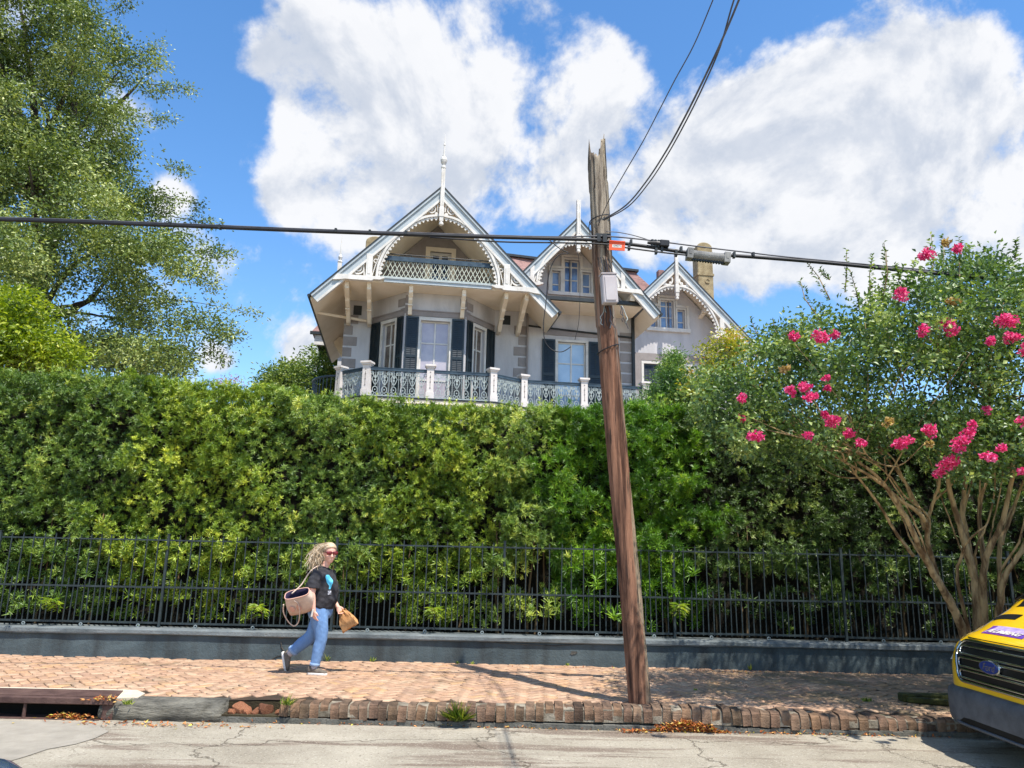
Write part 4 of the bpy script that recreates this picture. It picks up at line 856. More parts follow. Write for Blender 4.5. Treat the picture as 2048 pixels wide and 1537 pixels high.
for q in ac[::1]: mb.tube([(q[0], q[1], 6.2), q], .014, 5)
mb.tube([(q[0], q[1], 6.25) for q in ac], .025, 6); mb.build('curved_railing', rail_m, house)
MB().prism([(q[0] * 1.02 - .02, q[1]) for q in ac] + [(-3.0, 2.9)], 'z', 6.05, 6.19).build('gallery_floor', gut_m, house)

# ================================================================== utility pole, cables and what hangs on them
def pole_mat():
    m = mat('pole_wood', (70, 44, 32), (150, 108, 84), rough=.92, scale=16, bump=1.6, bscale=34, stretch=(1, 1, .05), lo=.36, hi=.62)
    t = m.node_tree; b = t.nodes['Principled BSDF']; base = b.inputs['Base Color'].links[0].from_socket
    c = t.nodes.new('ShaderNodeTexCoord'); s = t.nodes.new('ShaderNodeSeparateXYZ'); t.links.new(c.outputs['Object'], s.inputs[0])
    mp = t.nodes.new('ShaderNodeMapping'); mp.inputs['Scale'].default_value = (5, 5, .35); t.links.new(c.outputs['Object'], mp.inputs[0])
    n = t.nodes.new('ShaderNodeTexNoise'); n.inputs['Scale'].default_value = 1.6; n.inputs['Detail'].default_value = 7; t.links.new(mp.outputs[0], n.inputs[0])
    def mth(op, a, b_):
        q = t.nodes.new('ShaderNodeMath'); q.operation = op
        for i, x in enumerate((a, b_)):
            if isinstance(x, (int, float)): q.inputs[i].default_value = x
            else: t.links.new(x, q.inputs[i])
        return q.outputs[0]
    # bare grey wood where the top has weathered; greyer streak along the right flank; dark tarred stretch by the box
    h = mth('ADD', mth('MULTIPLY', s.outputs[2], .42), mth('MULTIPLY', n.outputs[0], 2.4))
    r = t.nodes.new('ShaderNodeMapRange'); r.inputs[1].default_value = 3.05; r.inputs[2].default_value = 3.5; t.links.new(h, r.inputs[0])
    x1 = t.nodes.new('ShaderNodeMixRGB'); t.links.new(r.outputs[0], x1.inputs[0]); t.links.new(base, x1.inputs[1])
    n2 = t.nodes.new('ShaderNodeTexNoise'); n2.inputs['Scale'].default_value = 5; n2.inputs['Detail'].default_value = 8; t.links.new(mp.outputs[0], n2.inputs[0])
    rp = t.nodes.new('ShaderNodeValToRGB'); rp.color_ramp.elements[0].position = .35; rp.color_ramp.elements[0].color = lin((92, 80, 68)); rp.color_ramp.elements[1].position = .65; rp.color_ramp.elements[1].color = lin((172, 158, 138)); t.links.new(n2.outputs[0], rp.inputs[0]); t.links.new(rp.outputs[0], x1.inputs[2])
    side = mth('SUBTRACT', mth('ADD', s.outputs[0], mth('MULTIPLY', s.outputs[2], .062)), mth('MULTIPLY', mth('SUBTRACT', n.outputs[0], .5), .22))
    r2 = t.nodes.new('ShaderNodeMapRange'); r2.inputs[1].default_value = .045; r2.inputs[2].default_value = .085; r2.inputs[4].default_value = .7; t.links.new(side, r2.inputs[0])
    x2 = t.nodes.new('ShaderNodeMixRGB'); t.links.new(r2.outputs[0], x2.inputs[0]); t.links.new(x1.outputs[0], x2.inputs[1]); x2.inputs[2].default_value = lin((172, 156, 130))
    sp = t.nodes.new('ShaderNodeMapRange'); sp.inputs[1].default_value = .42; sp.inputs[2].default_value = .33; sp.inputs[4].default_value = .8; t.links.new(n2.outputs[0], sp.inputs[0])
    x3 = t.nodes.new('ShaderNodeMixRGB'); t.links.new(sp.outputs[0], x3.inputs[0]); t.links.new(x2.outputs[0], x3.inputs[1]); x3.inputs[2].default_value = lin((38, 28, 24)); t.links.new(x3.outputs[0], b.inputs['Base Color'])
    return m
PB = AZ(1280, 1408, 0); PYc = PB[1]
pk = [(1.51, -.25), (1.505, 0), (1.42, 1.12), (1.31, 2.4), (1.215, 3.59), (1.15, 4.6), (1.11, 5.42), (1.055, 6.4), (1.045, 7.1)]
ns, nr = 150, 44; zs = np.linspace(-.25, 6.55, ns); g = np.random.default_rng(3)
ridge = g.normal(0, 1, nr); ridge2 = g.normal(0, 1, nr); V = []
for i, z in enumerate(zs):
    cx = np.interp(z, [p[1] for p in pk], [p[0] for p in pk]); rad = np.interp(z, [-.25, 0, 1, 3.5, 5.4, 7], [.128, .124, .122, .124, .116, .10])
    tw = math.sin(z * .6) * 2
    for k in range(nr):
        a = 6.28318 * k / nr; kk = (k + tw) % nr; rr = rad + .0055 * (ridge[int(kk)] * math.cos(z * .8 + k) + ridge2[int(kk * .5)]) + g.normal(0, .0012)
        if z > 4.2: rr += .006 * ridge[int(kk)] * min(1, z - 4.2)
        # split, broken head: each side breaks off at another height
        V.append((cx - PB[0] + rr * math.cos(a), rr * math.sin(a), z))
V = np.array(V).reshape(ns, nr, 3)
for k in range(nr):
    a = 6.28318 * k / nr; aw = abs((a + math.pi) % 6.28318 - math.pi); topz = 6.72 + .30 * max(0, 1 - (aw / 1.35) ** 4) + g.uniform(-.05, .03) + (.26 if abs(a - 3.1) < .2 else 0) - (.12 if 1.9 < a < 2.7 else 0)
    for i, z in enumerate(zs):
        if z > 5.4: V[i, k, 2] = 5.4 + (z - 5.4) / (6.55 - 5.4) * (topz - 5.4)
F = [(i * nr + k, i * nr + (k + 1) % nr, (i + 1) * nr + (k + 1) % nr, (i + 1) * nr + k) for i in range(ns - 1) for k in range(nr)]
pole = empty('utility_pole', (PB[0], PYc, 0), label='leaning broken topped brown wooden utility pole at the kerb', cat='pole')
Vl = [tuple(p) for p in V.reshape(-1, 3)]; Vl.append((np.interp(6.2, [p[1] for p in pk], [p[0] for p in pk]) - PB[0], 0, 6.05)); F += [((ns - 1) * nr + k, (ns - 1) * nr + (k + 1) % nr, len(Vl) - 1) for k in range(nr)]
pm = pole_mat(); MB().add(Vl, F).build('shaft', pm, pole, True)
blk = mat('black_cable', (16, 16, 18), (30, 30, 34), rough=.5); wire_m = mat('thin_wire', (60, 60, 66), (90, 90, 96), rough=.5); steel_m = mat('galvanised_steel', (120, 122, 124), (150, 152, 152), rough=.45, metal=.6)
def prel(u, v_, y=PYc): p = AY(u, v_, y); return (p[0] - PB[0], p[1] - PYc, p[2])
q = prel(1205, 476, PYc - .13); MB().box(q[0] - .09, q[0] + .1, q[1] - .02, q[1] + .04, q[2] + .01, q[2] + .05).box(q[0] - .07, q[0] - .03, q[1] - .05, q[1] + .02, q[2] - .07, q[2] + .02).box(q[0] + .0, q[0] + .05, q[1] - .06, q[1] + .02, q[2] - .08, q[2] + .03).build('cable_clamp', gut_m, pole)
def strap(u, v_, dz=0.0):
    q = prel(u, v_); cx = np.interp(q[2], [p[1] for p in pk], [p[0] for p in pk]) - PB[0]
    MB().tube([(cx + .132 * math.cos(t), .132 * math.sin(t), q[2] + dz * math.cos(t)) for t in np.linspace(0, 6.283, 25)], .007, 5).build('wire_wrap', blk, pole)
strap(1225, 700, .06); strap(1200, 440, .04)
g = random.Random(4)
for k in range(9):                                  # tangle of stubs below the terminal box
    u = g.uniform(1208, 1246); q0 = prel(u, 612, PYc - .14); p = [q0]
    for s in range(1, 6): p.append((p[-1][0] + g.gauss(0.004, .02), p[-1][1] + g.gauss(0, .01), p[-1][2] - g.uniform(.02, .09)))
    MB().tube(spline(p, 3), .005, 5).build('loose_wire', [blk, wire_m, ironl_m][k % 3], pole)
for k in range(5):
    q0 = prel(1196 + k * 5, 515, PYc - .13); p = [q0] + [(q0[0] + .012 * s * g.uniform(.3, 1), q0[1], q0[2] - .05 * s) for s in range(1, 5)]
    MB().tube(p, .005, 5).build('loose_wire', [blk, wire_m][k % 2], pole)
# --- terminal box
bx_m = mat('box_plastic', (172, 162, 162), (186, 178, 177), rough=.5, scale=3)
p = AY(1218, 580, PYc - .2); tb = empty('terminal_box', tuple(p), label='pinkish grey plastic terminal box mounted high on the pole', cat='utility box'); tb.rotation_euler = (0, R(-4), R(8))
MB().box(-.092, .092, -.06, .06, -.185, .185).build('case', bx_m, tb, bevel=.012); MB().box(-.065, .065, -.07, -.0605, -.155, .155).build('cover', bx_m, tb, bevel=.006); MB().box(-.1, .1, -.068, .065, .186, .2).build('hood', bx_m, tb)
# --- cables
CY = PYc - .16
def cable(name, pts, r, m, label, y=CY, n=6, zs=None, sub=6, **k):
    P = [tuple(AY(u, v_, y)) if zs is None else None for (u, v_) in pts] if zs is None else [tuple(AZ(u, v_, z)) for (u, v_), z in zip(pts, zs)]
    return MB().tube(spline(P, sub), r, n).build(name, m, None, True, label=label, cat='cable', **k)
cable('main_cable', [(-900, 418), (-50, 438.5), (300, 450), (600, 462), (900, 472.5), (1180, 480), (1205, 482), (1290, 493), (1380, 506), (1500, 514), (1650, 526), (1800, 541), (1930, 553), (2100, 569), (2900, 650)], .022, blk, 'thick black overhead cable crossing the whole view past the pole', group=None)
cable('support_strand', [(-900, 413), (-50, 434), (300, 445.5), (600, 458), (900, 468.5), (1100, 474), (1205, 473), (1290, 480), (1400, 494), (1480, 503.5), (1600, 517), (1930, 548), (2900, 644)], .009, wire_m, 'thin steel strand running just above the thick black cable')
cable('lower_cable', [(860, 475), (1000, 484), (1120, 486), (1210, 489), (1260, 497), (1330, 506), (1375, 511)], .010, blk, 'short black cable slung under the thick one beside the orange tag', y=CY - .03)
cable('arched_wire', [(1212, 464), (1235, 465), (1262, 470), (1290, 478), (1312, 486)], .0055, wire_m, 'thin arched wire from the pole to the black junction', y=CY)
clip = MB(); 
for u, v_, h in ((1262, 486, .07), (1258, 496, .06), (1312, 503, .07), (1352, 507, .08), (1362, 500, .07), (1468, 511, .07), (1506, 510, .05), (340, 449, .05), (672, 462, .05), (740, 465, .05), (812, 467, .05), (440, 455, .05)):
    p = AY(u, v_, CY - .004); MB().box(p[0] - .014, p[0] + .014, p[1] - .03, p[1] + .03, p[2] - h / 2, p[2] + h / 2).build('cable_clip', gut_m, bpy.data.objects['main_cable'])
zz = [5.68, 5.6, 5.5, 5.42, 5.4, 5.45, 5.55, 5.75, 5.95, 6.3]
cable('service_wire', [(1206, 440), (1252, 411), (1292, 364), (1332, 303), (1368, 238), (1404, 166), (1442, 85), (1478, 0), (1520, -110), (1600, -330)], .009, wire_m, 'lower of two dark wires looping from the pole over the street', zs=zz, group='service wires over the street')
cable('service_wire', [(1208, 441), (1257, 413), (1298, 366), (1336, 308), (1372, 243), (1407, 172), (1440, 95), (1468, 0), (1508, -110), (1580, -330)], .007, wire_m, 'thin wire twisted beside the lower dark street wire', zs=zz, group='service wires over the street')
cable('service_wire', [(1196, 452), (1216, 405), (1250, 345), (1285, 285), (1318, 222), (1350, 160), (1388, 90), (1426, 0), (1470, -110), (1560, -340)], .006, wire_m, 'upper thin wire rising from the pole to the top edge', zs=[5.6, 5.8, 5.85, 5.9, 5.95, 6.0, 6.1, 6.25, 6.4, 6.7], group='service wires over the street')
cable('drop_loop', [(1098, 480), (1120, 498), (1137, 507), (1118, 511), (1103, 532), (1096, 560), (1092, 605), (1087, 650), (1090, 682), (1104, 700), (1124, 704), (1142, 694)], [.006] * 67, blk, 'slack black drop wire looping in front of the small gable', y=CY - .05)
cable('drop_wire', [(1148, 484), (1158, 520), (1160, 570), (1158, 640), (1150, 680)], .003, blk, 'hair thin wire hanging straight down below the thick cable', y=CY - .05)
cable('pole_jumper', [(1186, 440), (1178, 452), (1180, 468), (1186, 482)], .006, blk, 'short curled black jumper wire on the left of the pole', y=CY)
# junction, splice closure, orange tag
p = AY(1322, 488, CY - .02); jb = empty('cable_junction', tuple(p), label='small black cable junction clamped on the strand right of the tag', cat='junction'); jb.rotation_euler = (0, R(4), 0)
MB().tube([(-.17, 0, .0), (-.06, 0, .0), (.0, 0, 0)], [.016, .035, .035], 10).build('nose', blk, jb); MB().box(-.02, .1, -.04, .04, -.04, .045).build('case', blk, jb, bevel=.01)
for a in (-.11, -.07, -.03): MB().tube([(a, 0, -.05), (a, 0, .045)], .018, 8).build('bolt', gut_m, jb)
MB().box(.0, .03, -.012, .012, -.1, -.04).build('hanger', gut_m, jb)
p = AY(1416, 513.5, CY - .03); sc_ = empty('splice_closure', tuple(p), label='grey ribbed cylindrical splice closure on the cable by the chimney', cat='splice closure'); sc_.rotation_euler = (0, R(6), 0); sc_.scale = (.84, .84, .84)
cl_m = mat('closure_plastic', (104, 102, 98), (140, 138, 132), rough=.5, scale=5, bump=.3, bscale=30)
mb = MB(); xs_ = np.linspace(-.24, .24, 41); mb.tube([(x, 0, 0) for x in xs_], [.066 + (.006 if i % 2 else 0) for i in range(41)], 16); mb.build('barrel', cl_m, sc_)
for s in (-1, 1): MB().box(s * .275 - .045, s * .275 + .045, -.075, .075, -.08, .08).box(s * .275 - .02, s * .275 + .02, -.08, -.0755, -.02, .05).build('end_cap', cl_m, sc_, bevel=.012)
mb = MB()
for i in range(12): mb.box(-.235 + i * .04, -.215 + i * .04, -.03, .03, -.095, -.06)
mb.box(-.24, .26, -.02, .02, -.085, -.06); mb.build('seam', gut_m, sc_)
p = AY(1234, 493, CY - .06); tg = empty('orange_tag', tuple(p), label='orange cable marker tag with black numbers beside the pole', cat='tag'); tg.rotation_euler = (0, R(2.5), 0)
or_m = mat('orange_plastic', (222, 82, 42), (232, 96, 54), rough=.5, scale=4)
MB().box(-.098, .098, -.006, .006, -.055, .055).build('plate', or_m, tg); MB().box(-.06, .055, -.008, -.0065, -.02, .018).build('number_strip', white_m, tg); MB().box(-.098, .098, -.02, .006, .0555, .066).build('hem', or_m, tg)
def text(s, size, m, parent, loc, rot, name='lettering', shear=0.0, ext=.0008, bold=0.0):
    cu = bpy.data.curves.new(name, 'FONT'); cu.body = s; cu.size = size; cu.align_x = 'CENTER'; cu.align_y = 'CENTER'; cu.extrude = ext; cu.shear = shear; cu.offset = bold; cu.resolution_u = 3
    t = bpy.data.objects.new(name, cu); COL.objects.link(t); dg = bpy.context.evaluated_depsgraph_get(); me = bpy.data.meshes.new_from_object(t.evaluated_get(dg)); bpy.data.objects.remove(t, do_unlink=True)
    o = link(name, me, m, parent); o.location = loc; o.rotation_euler = rot; return o
text('109271', .034, blk, tg, (-.002, -.0088, 0), (R(90), 0, 0))

# ================================================================== trees and shrubs
def clumps_to_leaves(C, rad, per, L, Wd, flat=.55, up=.6):
    """leaf sprays: per leaves gathered round each centre"""
    n = len(C); d = rng.normal(size=(n, per, 3)) * .5; d[..., 2] *= flat
    P = (C[:, None] + d * np.asarray(rad).reshape(-1, 1, 1)).reshape(-1, 3)
    D = unit(d.reshape(-1, 3) + rand_dirs(n * per) * .8); Nn = unit(rand_dirs(n * per) + np.array([0, -.15, up]))
    return P, D, Nn, L * rng.uniform(.7, 1.25, n * per), Wd * rng.uniform(.8, 1.2, n * per)
def limb(name, parent, base, pts, r0, r1, m, n=7, wob=.0):
    p = spline(pts, 5); p = [(a[0] - base[0] + rng.normal(0, wob), a[1] - base[1] + rng.normal(0, wob), a[2] - base[2] + rng.normal(0, wob)) for a in p]
    return MB().tube(p, list(np.linspace(r0, r1, len(p))), n).build(name, m, parent, True)
# ---- live oak beyond the hedge
oak_leaf = leafmat('oak_leaf', [(0, (54, 72, 34)), (.35, (92, 112, 52)), (.7, (140, 154, 80)), (1, (196, 202, 130))], trans=.22, rough=.4)
oak_bark = mat('oak_bark', (58, 50, 42), (96, 86, 74), rough=.95, scale=4, bump=1.4, bscale=12, stretch=(1, 1, .3))
OB = np.array([-15.2, 22.5, 0]); oak = empty('oak_tree', tuple(OB), label='tall airy live oak filling the upper left behind the hedge', cat='tree')
edge_v = [-260, -100, 0, 60, 150, 230, 300, 350, 420, 500, 560, 630, 690, 760]; edge_u = [150, 190, 215, 250, 285, 270, 285, 320, 385, 415, 420, 455, 440, 385]
C = []; masses = []
while len(masses) < 235:                              # leaf masses carried by the limbs, dark hollows between them
    v_ = rng.uniform(-300, 760); eu = np.interp(v_, edge_v, edge_u); y = 22.0 + rng.normal(0, 2.3); u = eu - 45 - 760 * rng.random() ** 1.15 - 90 * ((y - 22) / 4) ** 2
    p = AY(u, v_, y)
    if all(np.linalg.norm((p - q) * [1, .7, 1.25]) > .85 for q in masses): masses.append(p)
for p in masses:
    r = rng.uniform(.75, 1.25); m = 27; a = unit(rng.normal(size=(m, 3)) + [.25, -.35, .35]); C += list(p + a * [r * 1.15, r, r * .7] * rng.uniform(.55, 1.05, (m, 1)))
C = np.array(C)
# sprays reaching out along the right-hand outline
E_ = []
for (u, v_, lu, lv) in ((330, 172, 55, 8), (285, 105, 40, -12), (300, 125, 30, 6), (330, 180, -30, 3), (420, 505, 45, 6), (420, 610, 105, 22), (410, 640, 70, 30), (385, 440, 45, 10), (345, 335, 25, 8), (300, 235, 40, 4), (230, 20, 35, -20), (190, -10, 30, -40), (425, 700, 30, 28), (395, 560, 40, 20), (120, -10, 20, -30), (360, 400, 40, 12)):
    limb('twig', oak, OB, [AY(u - lu * .8, v_ - lv * .5, 22.5), AY(u, v_, 22.5), AY(u + lu, v_ + lv, 22.5)], .014, .004, oak_bark, 5)
    for t in np.linspace(0, 1, 9): E_.append(AY(u + lu * t + rng.normal(0, 3), v_ + lv * t + rng.normal(0, 3), 22.5))
E_ = np.array(E_)
P1 = clumps_to_leaves(C, rng.uniform(.3, .55, len(C)), 58, .118, .056); P2 = clumps_to_leaves(E_, .3, 22, .11, .05)
A_ = [np.concatenate([a, b]) for a, b in zip(P1, P2)]; rr = np.clip(.5 + .2 * Waves(12, .8, 3, 17)(A_[0]) + rng.normal(0, .18, len(A_[0])), 0, 1)
link('crown', leaf_mesh('crown', A_[0] - OB, A_[1], A_[2], A_[3], A_[4], rr), oak_leaf, oak)
limb('trunk', oak, OB, [OB, OB + [0.1, 0, 2.5], OB + [.3, .1, 5], OB + [.2, .0, 9], OB + [.5, 0, 13], OB + [.4, 0, 16]], .55, .1, oak_bark, 10, .02)
for k in range(26):
    t = C[rng.integers(len(C))]; z0 = min(max(2.5, t[2] - rng.uniform(1, 4)), 12); b = OB + [.25, 0, z0]; mid = (b + t) / 2 + [0, 0, rng.uniform(-.5, .9)]
    limb('limb', oak, OB, [b, mid + rng.normal(0, .3, 3), t], rng.uniform(.09, .2), .02, oak_bark, 6, .03)
for a in ([(60, 640), (110, 622), (150, 608), (215, 596)], [(60, 655), (120, 632), (170, 628), (240, 640)], [(90, 380), (160, 260), (200, 190), (240, 140)], [(60, 320), (120, 215), (150, 120), (165, 40)]):
    limb('limb', oak, OB, [AY(u, v_, 22.3) for u, v_ in a], .09, .02, oak_bark, 6, .02)
# ---- other greenery behind the hedge
def bush(name, label, cat, pix, Y, ry, n, per, rad, L, Wd, pal, group=None, seed=0, trunk=True, base_uv=None, gapt=9):
    c = []; tot = sum(q[2] * q[3] for q in pix); gw_ = Waves(16, .5, 1.6, 300 + seed)
    for (u, v_, ru, rv) in pix:
        m = int(n * ru * rv / tot)
        while m > 0:
            a = unit(rng.normal(size=3)) * rng.random() ** .4; p = AY(u + a[0] * ru, v_ + a[2] * rv, Y + a[1] * ry)
            if gw_(p[None])[0] > gapt: m -= .3; continue
            c.append(p); m -= 1
    c = np.array(c); b = AY(*(base_uv or (np.mean([q[0] for q in pix]), 800)), Y); b = np.array([b[0], b[1], 0])
    o = empty(name, tuple(b), label=label, cat=cat, group=group)
    P, D, Nn, LL, WW = clumps_to_leaves(c, rad, per, L, Wd); rr = np.clip(.5 + .22 * Waves(10, .4, 1.6, 60 + seed)(P) + rng.normal(0, .17, len(P)), 0, 1)
    link('foliage', leaf_mesh('foliage', P - b, D, Nn, LL, WW, rr), pal, o)
    if trunk:
        top = c.mean(0); limb('trunk', o, b, [b, (b + top) / 2 + rng.normal(0, .1, 3), top], .08, .03, oak_bark, 7)
        for k in range(7):
            t = c[rng.integers(len(c))]; limb('branch', o, b, [b + (top - b) * rng.uniform(.4, .8), (t + top) / 2 + rng.normal(0, .1, 3), t], .035, .008, oak_bark, 5)
    return o
lime = leafmat('lime_leaf', [(0, (70, 92, 18)), (.4, (116, 138, 28)), (.8, (166, 178, 46)), (1, (204, 206, 84))], trans=.4)
bush('yellow_green_shrub', 'yellow green broad leaved shrub rising over the hedge below the oak', 'shrub', [(20, 660, 85, 75), (90, 700, 60, 45), (-60, 690, 110, 90), (40, 610, 45, 30), (130, 715, 35, 30)], 15.2, .9, 460, 34, .32, .12, .05, lime, seed=1)
mid_leaf = leafmat('mid_green_leaf', [(0, (58, 84, 36)), (.4, (98, 122, 56)), (.75, (140, 156, 80)), (1, (184, 190, 110))], trans=.35)
bush('background_tree', 'small round green tree far behind, left of the house corner', 'tree', [(655, 735, 42, 40), (640, 770, 45, 30), (690, 760, 30, 40)], 36, 1.6, 150, 60, .7, .17, .08, mid_leaf, 'small trees far behind the hedge', 2)
bush('background_tree', 'darker small tree top showing left of the round tree', 'tree', [(572, 765, 38, 32), (545, 775, 25, 20), (590, 745, 18, 18)], 33, 1.4, 110, 60, .65, .16, .08, mid_leaf, 'small trees far behind the hedge', 3)
jun = leafmat('juniper_leaf', [(0, (54, 92, 44)), (.4, (92, 128, 62)), (.8, (136, 164, 84)), (1, (178, 192, 90))], trans=.3)
bush('garden_shrub', 'feathery green shrub in front of the closed shutters', 'shrub', [(1350, 775, 50, 45), (1345, 730, 20, 28), (1320, 800, 35, 25), (1385, 800, 40, 40)], 15.5, .5, 300, 46, .2, .08, .022, jun, 'garden shrubs between hedge and house', 4)
yel = leafmat('yellow_myrtle_leaf', [(0, (92, 104, 36)), (.35, (140, 146, 46)), (.65, (186, 180, 50)), (.85, (206, 160, 90)), (1, (214, 130, 90))], trans=.4)
bush('garden_shrub', 'loose yellow leaved shrub at the right corner of the house', 'shrub', [(1440, 720, 50, 55), (1470, 690, 35, 35), (1420, 770, 45, 45), (1500, 760, 45, 60)], 14.6, .6, 250, 26, .22, .065, .032, yel, 'garden shrubs between hedge and house', 5)
pinkbud = leafmat('pink_bud', [(0, (150, 70, 84)), (1, (206, 120, 130))], trans=.3, tint=(1, 1, 1))
bush('budding_twigs', 'reddish flower twigs just above the hedge top below the oak', 'shrub', [(460, 762, 32, 10), (440, 768, 20, 8)], 13.6, .3, 40, 9, .12, .03, .02, pinkbud, None, 6, trunk=False, base_uv=(455, 790))
# far wood line closing the view behind the garden
far = []
for x in np.arange(-70, 75, 2.2):
    far.append((x + rng.normal(0, .6), 62 + rng.normal(0, 4), rng.uniform(4.5, 8.5)))
P = []
for x, y, h in far:
    m = 70; a = unit(rng.normal(size=(m, 3))) * rng.random((m, 1)) ** .4; P.append(np.array([x, y, h * .55]) + a * [2.2, 2, h * .5])
P = np.concatenate(P); PP, D, Nn, LL, WW = clumps_to_leaves(P, .9, 9, .45, .25)
link('far_trees', leaf_mesh('far_trees', PP, D, Nn, LL, WW, np.clip(rng.normal(.4, .2, len(PP)), 0, 1)), mid_leaf, None, kind='stuff', label='distant tree line closing the view behind the garden', cat='trees')
# pale paved garden terrace between hedge and house (seen through the gap in the hedge)
ter_m = mat('terrace_stone', (150, 132, 116), (178, 160, 142), rough=.9, scale=1.2, bump=.4, bscale=20)
sheet('terrace', -14, 16, 13.9, 30, .03, ter_m, kind='structure')

# ---- pink crape myrtle at the kerb behind the van
cm_leaf = leafmat('myrtle_leaf', [(0, (42, 66, 36)), (.4, (82, 110, 56)), (.75, (130, 152, 84)), (1, (192, 202, 122))], trans=.3, rough=.4)
cm_bark = mat('myrtle_bark', (104, 80, 54), (186, 160, 118), rough=.75, scale=9, bump=.7, bscale=20, stretch=(1, 1, .22), lo=.4, hi=.56)
TB = np.array([5.95, 9.75, 0]); cm = empty('crape_myrtle', tuple(TB), label='multi stemmed crape myrtle with pink flower heads behind the yellow van', cat='tree')
STEMS = [([(1945, 1345), (1925, 1260), (1900, 1205), (1868, 1148), (1838, 1092), (1812, 1035), (1768, 968), (1715, 922)], .075, .022, 9.75, 9.35), ([(1878, 1165), (1856, 1085), (1850, 1040), (1800, 1000), (1745, 955), (1690, 925)], .045, .018, 9.7, 9.2), ([(1826, 1112), (1790, 1062), (1755, 1005), (1712, 950), (1680, 905)], .03, .012, 9.6, 9.7),
         ([(1850, 1060), (1830, 1000), (1785, 930), (1755, 900)], .03, .014, 9.6, 10.0), ([(1852, 1055), (1868, 1000), (1880, 960), (1882, 880), (1900, 830)], .03, .012, 9.65, 9.8), ([(1960, 1345), (1955, 1240), (1950, 1160), (1932, 1098), (1916, 1040), (1900, 985), (1888, 930), (1850, 860)], .08, .02, 9.8, 9.9),
         ([(1950, 1165), (1935, 1080), (1925, 1020), (1930, 960), (1915, 900), (1905, 820), (1890, 740)], .05, .014, 9.8, 10.2), ([(1975, 1345), (1968, 1230), (1966, 1160), (1976, 1105), (1998, 1062), (2016, 1000), (2028, 920), (2035, 820)], .07, .02, 9.8, 9.6), ([(1972, 1130), (1960, 1050), (1962, 990), (1985, 930), (1990, 850), (1960, 760)], .035, .012, 9.8, 10.1),
         ([(1990, 1345), (1998, 1220), (2012, 1150), (2050, 1090), (2085, 1000), (2110, 880)], .06, .02, 9.75, 9.5), ([(2000, 1175), (2000, 1090), (2020, 1040), (2040, 980), (2080, 860)], .04, .014, 9.9, 10.2), ([(1945, 1290), (1915, 1160), (1925, 1110), (1938, 1080), (1975, 1050)], .03, .012, 9.7, 9.6)]
tips = []
for k in range(13):                                   # slimmer rods between the main stems
    pts, r0, r1, ya, yb = STEMS[[0, 1, 3, 4, 5, 6, 7, 8, 9, 10, 5, 7, 0][k]]; e = rng.normal(0, 26); STEMS.append(([(u + e * (i / len(pts)) * 2.2 + rng.normal(0, 4), v_ - 18 * i / len(pts)) for i, (u, v_) in enumerate(pts[1:])], rng.uniform(.016, .028), .007, ya + rng.normal(0, .12), yb + rng.normal(0, .25)))
for pts, r0, r1, ya, yb in STEMS:
    q = [AY(u, v_, ya + (yb - .55 - ya) * i / (len(pts) - 1)) for i, (u, v_) in enumerate(pts)]; limb('stem', cm, TB, q, r0 * .78, r1 * .8, cm_bark, 9, .004); tips += [q[-1], q[-2], q[-3]]
BL = [(1555, 770, 105, 95), (1490, 840, 80, 75), (1420, 790, 45, 55), (1690, 700, 120, 95), (1840, 640, 130, 100), (1990, 605, 125, 88), (1990, 720, 120, 75), (1740, 800, 110, 55), (1880, 850, 150, 65), (2040, 860, 110, 85), (1630, 880, 100, 60), (1700, 880, 90, 45), (1960, 920, 100, 45), (1580, 690, 60, 45), (2200, 640, 180, 150), (2230, 850, 170, 120), (2330, 760, 150, 150), (1850, 715, 90, 50), (1930, 540, 80, 45)]
c = []
gm = Waves(18, .35, 1.0, 55)
for (u, v_, ru, rv) in BL:
    m = int(ru * rv / 58); k = 0
    while k < m:
        a = unit(rng.normal(size=3)) * rng.random() ** .38; uu, vv = u + a[0] * ru, v_ + a[2] * rv; y = 8.95 + a[1] * 1.55
        if 1760 < uu < 1880 and 755 < vv < 805 and rng.random() < .8: k += 1; continue
        p = AY(uu, vv, y)
        if gm(p[None])[0] > .42: k += 1; continue
        c.append(p); k += 1
c = np.array(c); P, D, Nn, LL, WW = clumps_to_leaves(c, rng.uniform(.13, .26, len(c)), 32, .060, .038, flat=.8)
# upright leafy shoots on the outline
SH = [(1690, 585, 1693, 500), (1660, 600, 1610, 520), (1640, 640, 1600, 560), (1740, 580, 1745, 510), (1770, 580, 1768, 485), (1765, 600, 1772, 500), (1860, 560, 1862, 470), (1885, 540, 1886, 472), (1920, 560, 1918, 475), (1940, 560, 1935, 490), (1820, 560, 1830, 520), (1985, 540, 1980, 510), (1720, 620, 1700, 540), (1560, 700, 1545, 640), (1530, 720, 1500, 635), (1585, 690, 1580, 640), (1600, 680, 1608, 635), (1640, 680, 1640, 605), (1460, 740, 1440, 690), (1500, 730, 1502, 665), (2030, 520, 2032, 480), (1800, 560, 1790, 530), (1660, 560, 1640, 540)]
SP_, SD, SN = [], [], []
for (u0, v0, u1, v1) in SH:
    yy = 9.0 + rng.normal(0, .4); a, b = AY(u0, v0, yy), AY(u1, v1, yy); m = 34
    MB().tube([tuple(a - TB), tuple((a + b) / 2 - TB + rng.normal(0, .02, 3)), tuple(b - TB)], [.009, .006, .003], 5).build('twig', cm_bark, cm)
    ax = unit(b - a)
    for t in np.linspace(0, 1, m): d = unit(np.cross(ax, rand_dirs(1)[0])) + ax * .5; SP_.append(a + (b - a) * t); SD.append(d); SN.append(ax + rng.normal(0, .3, 3))
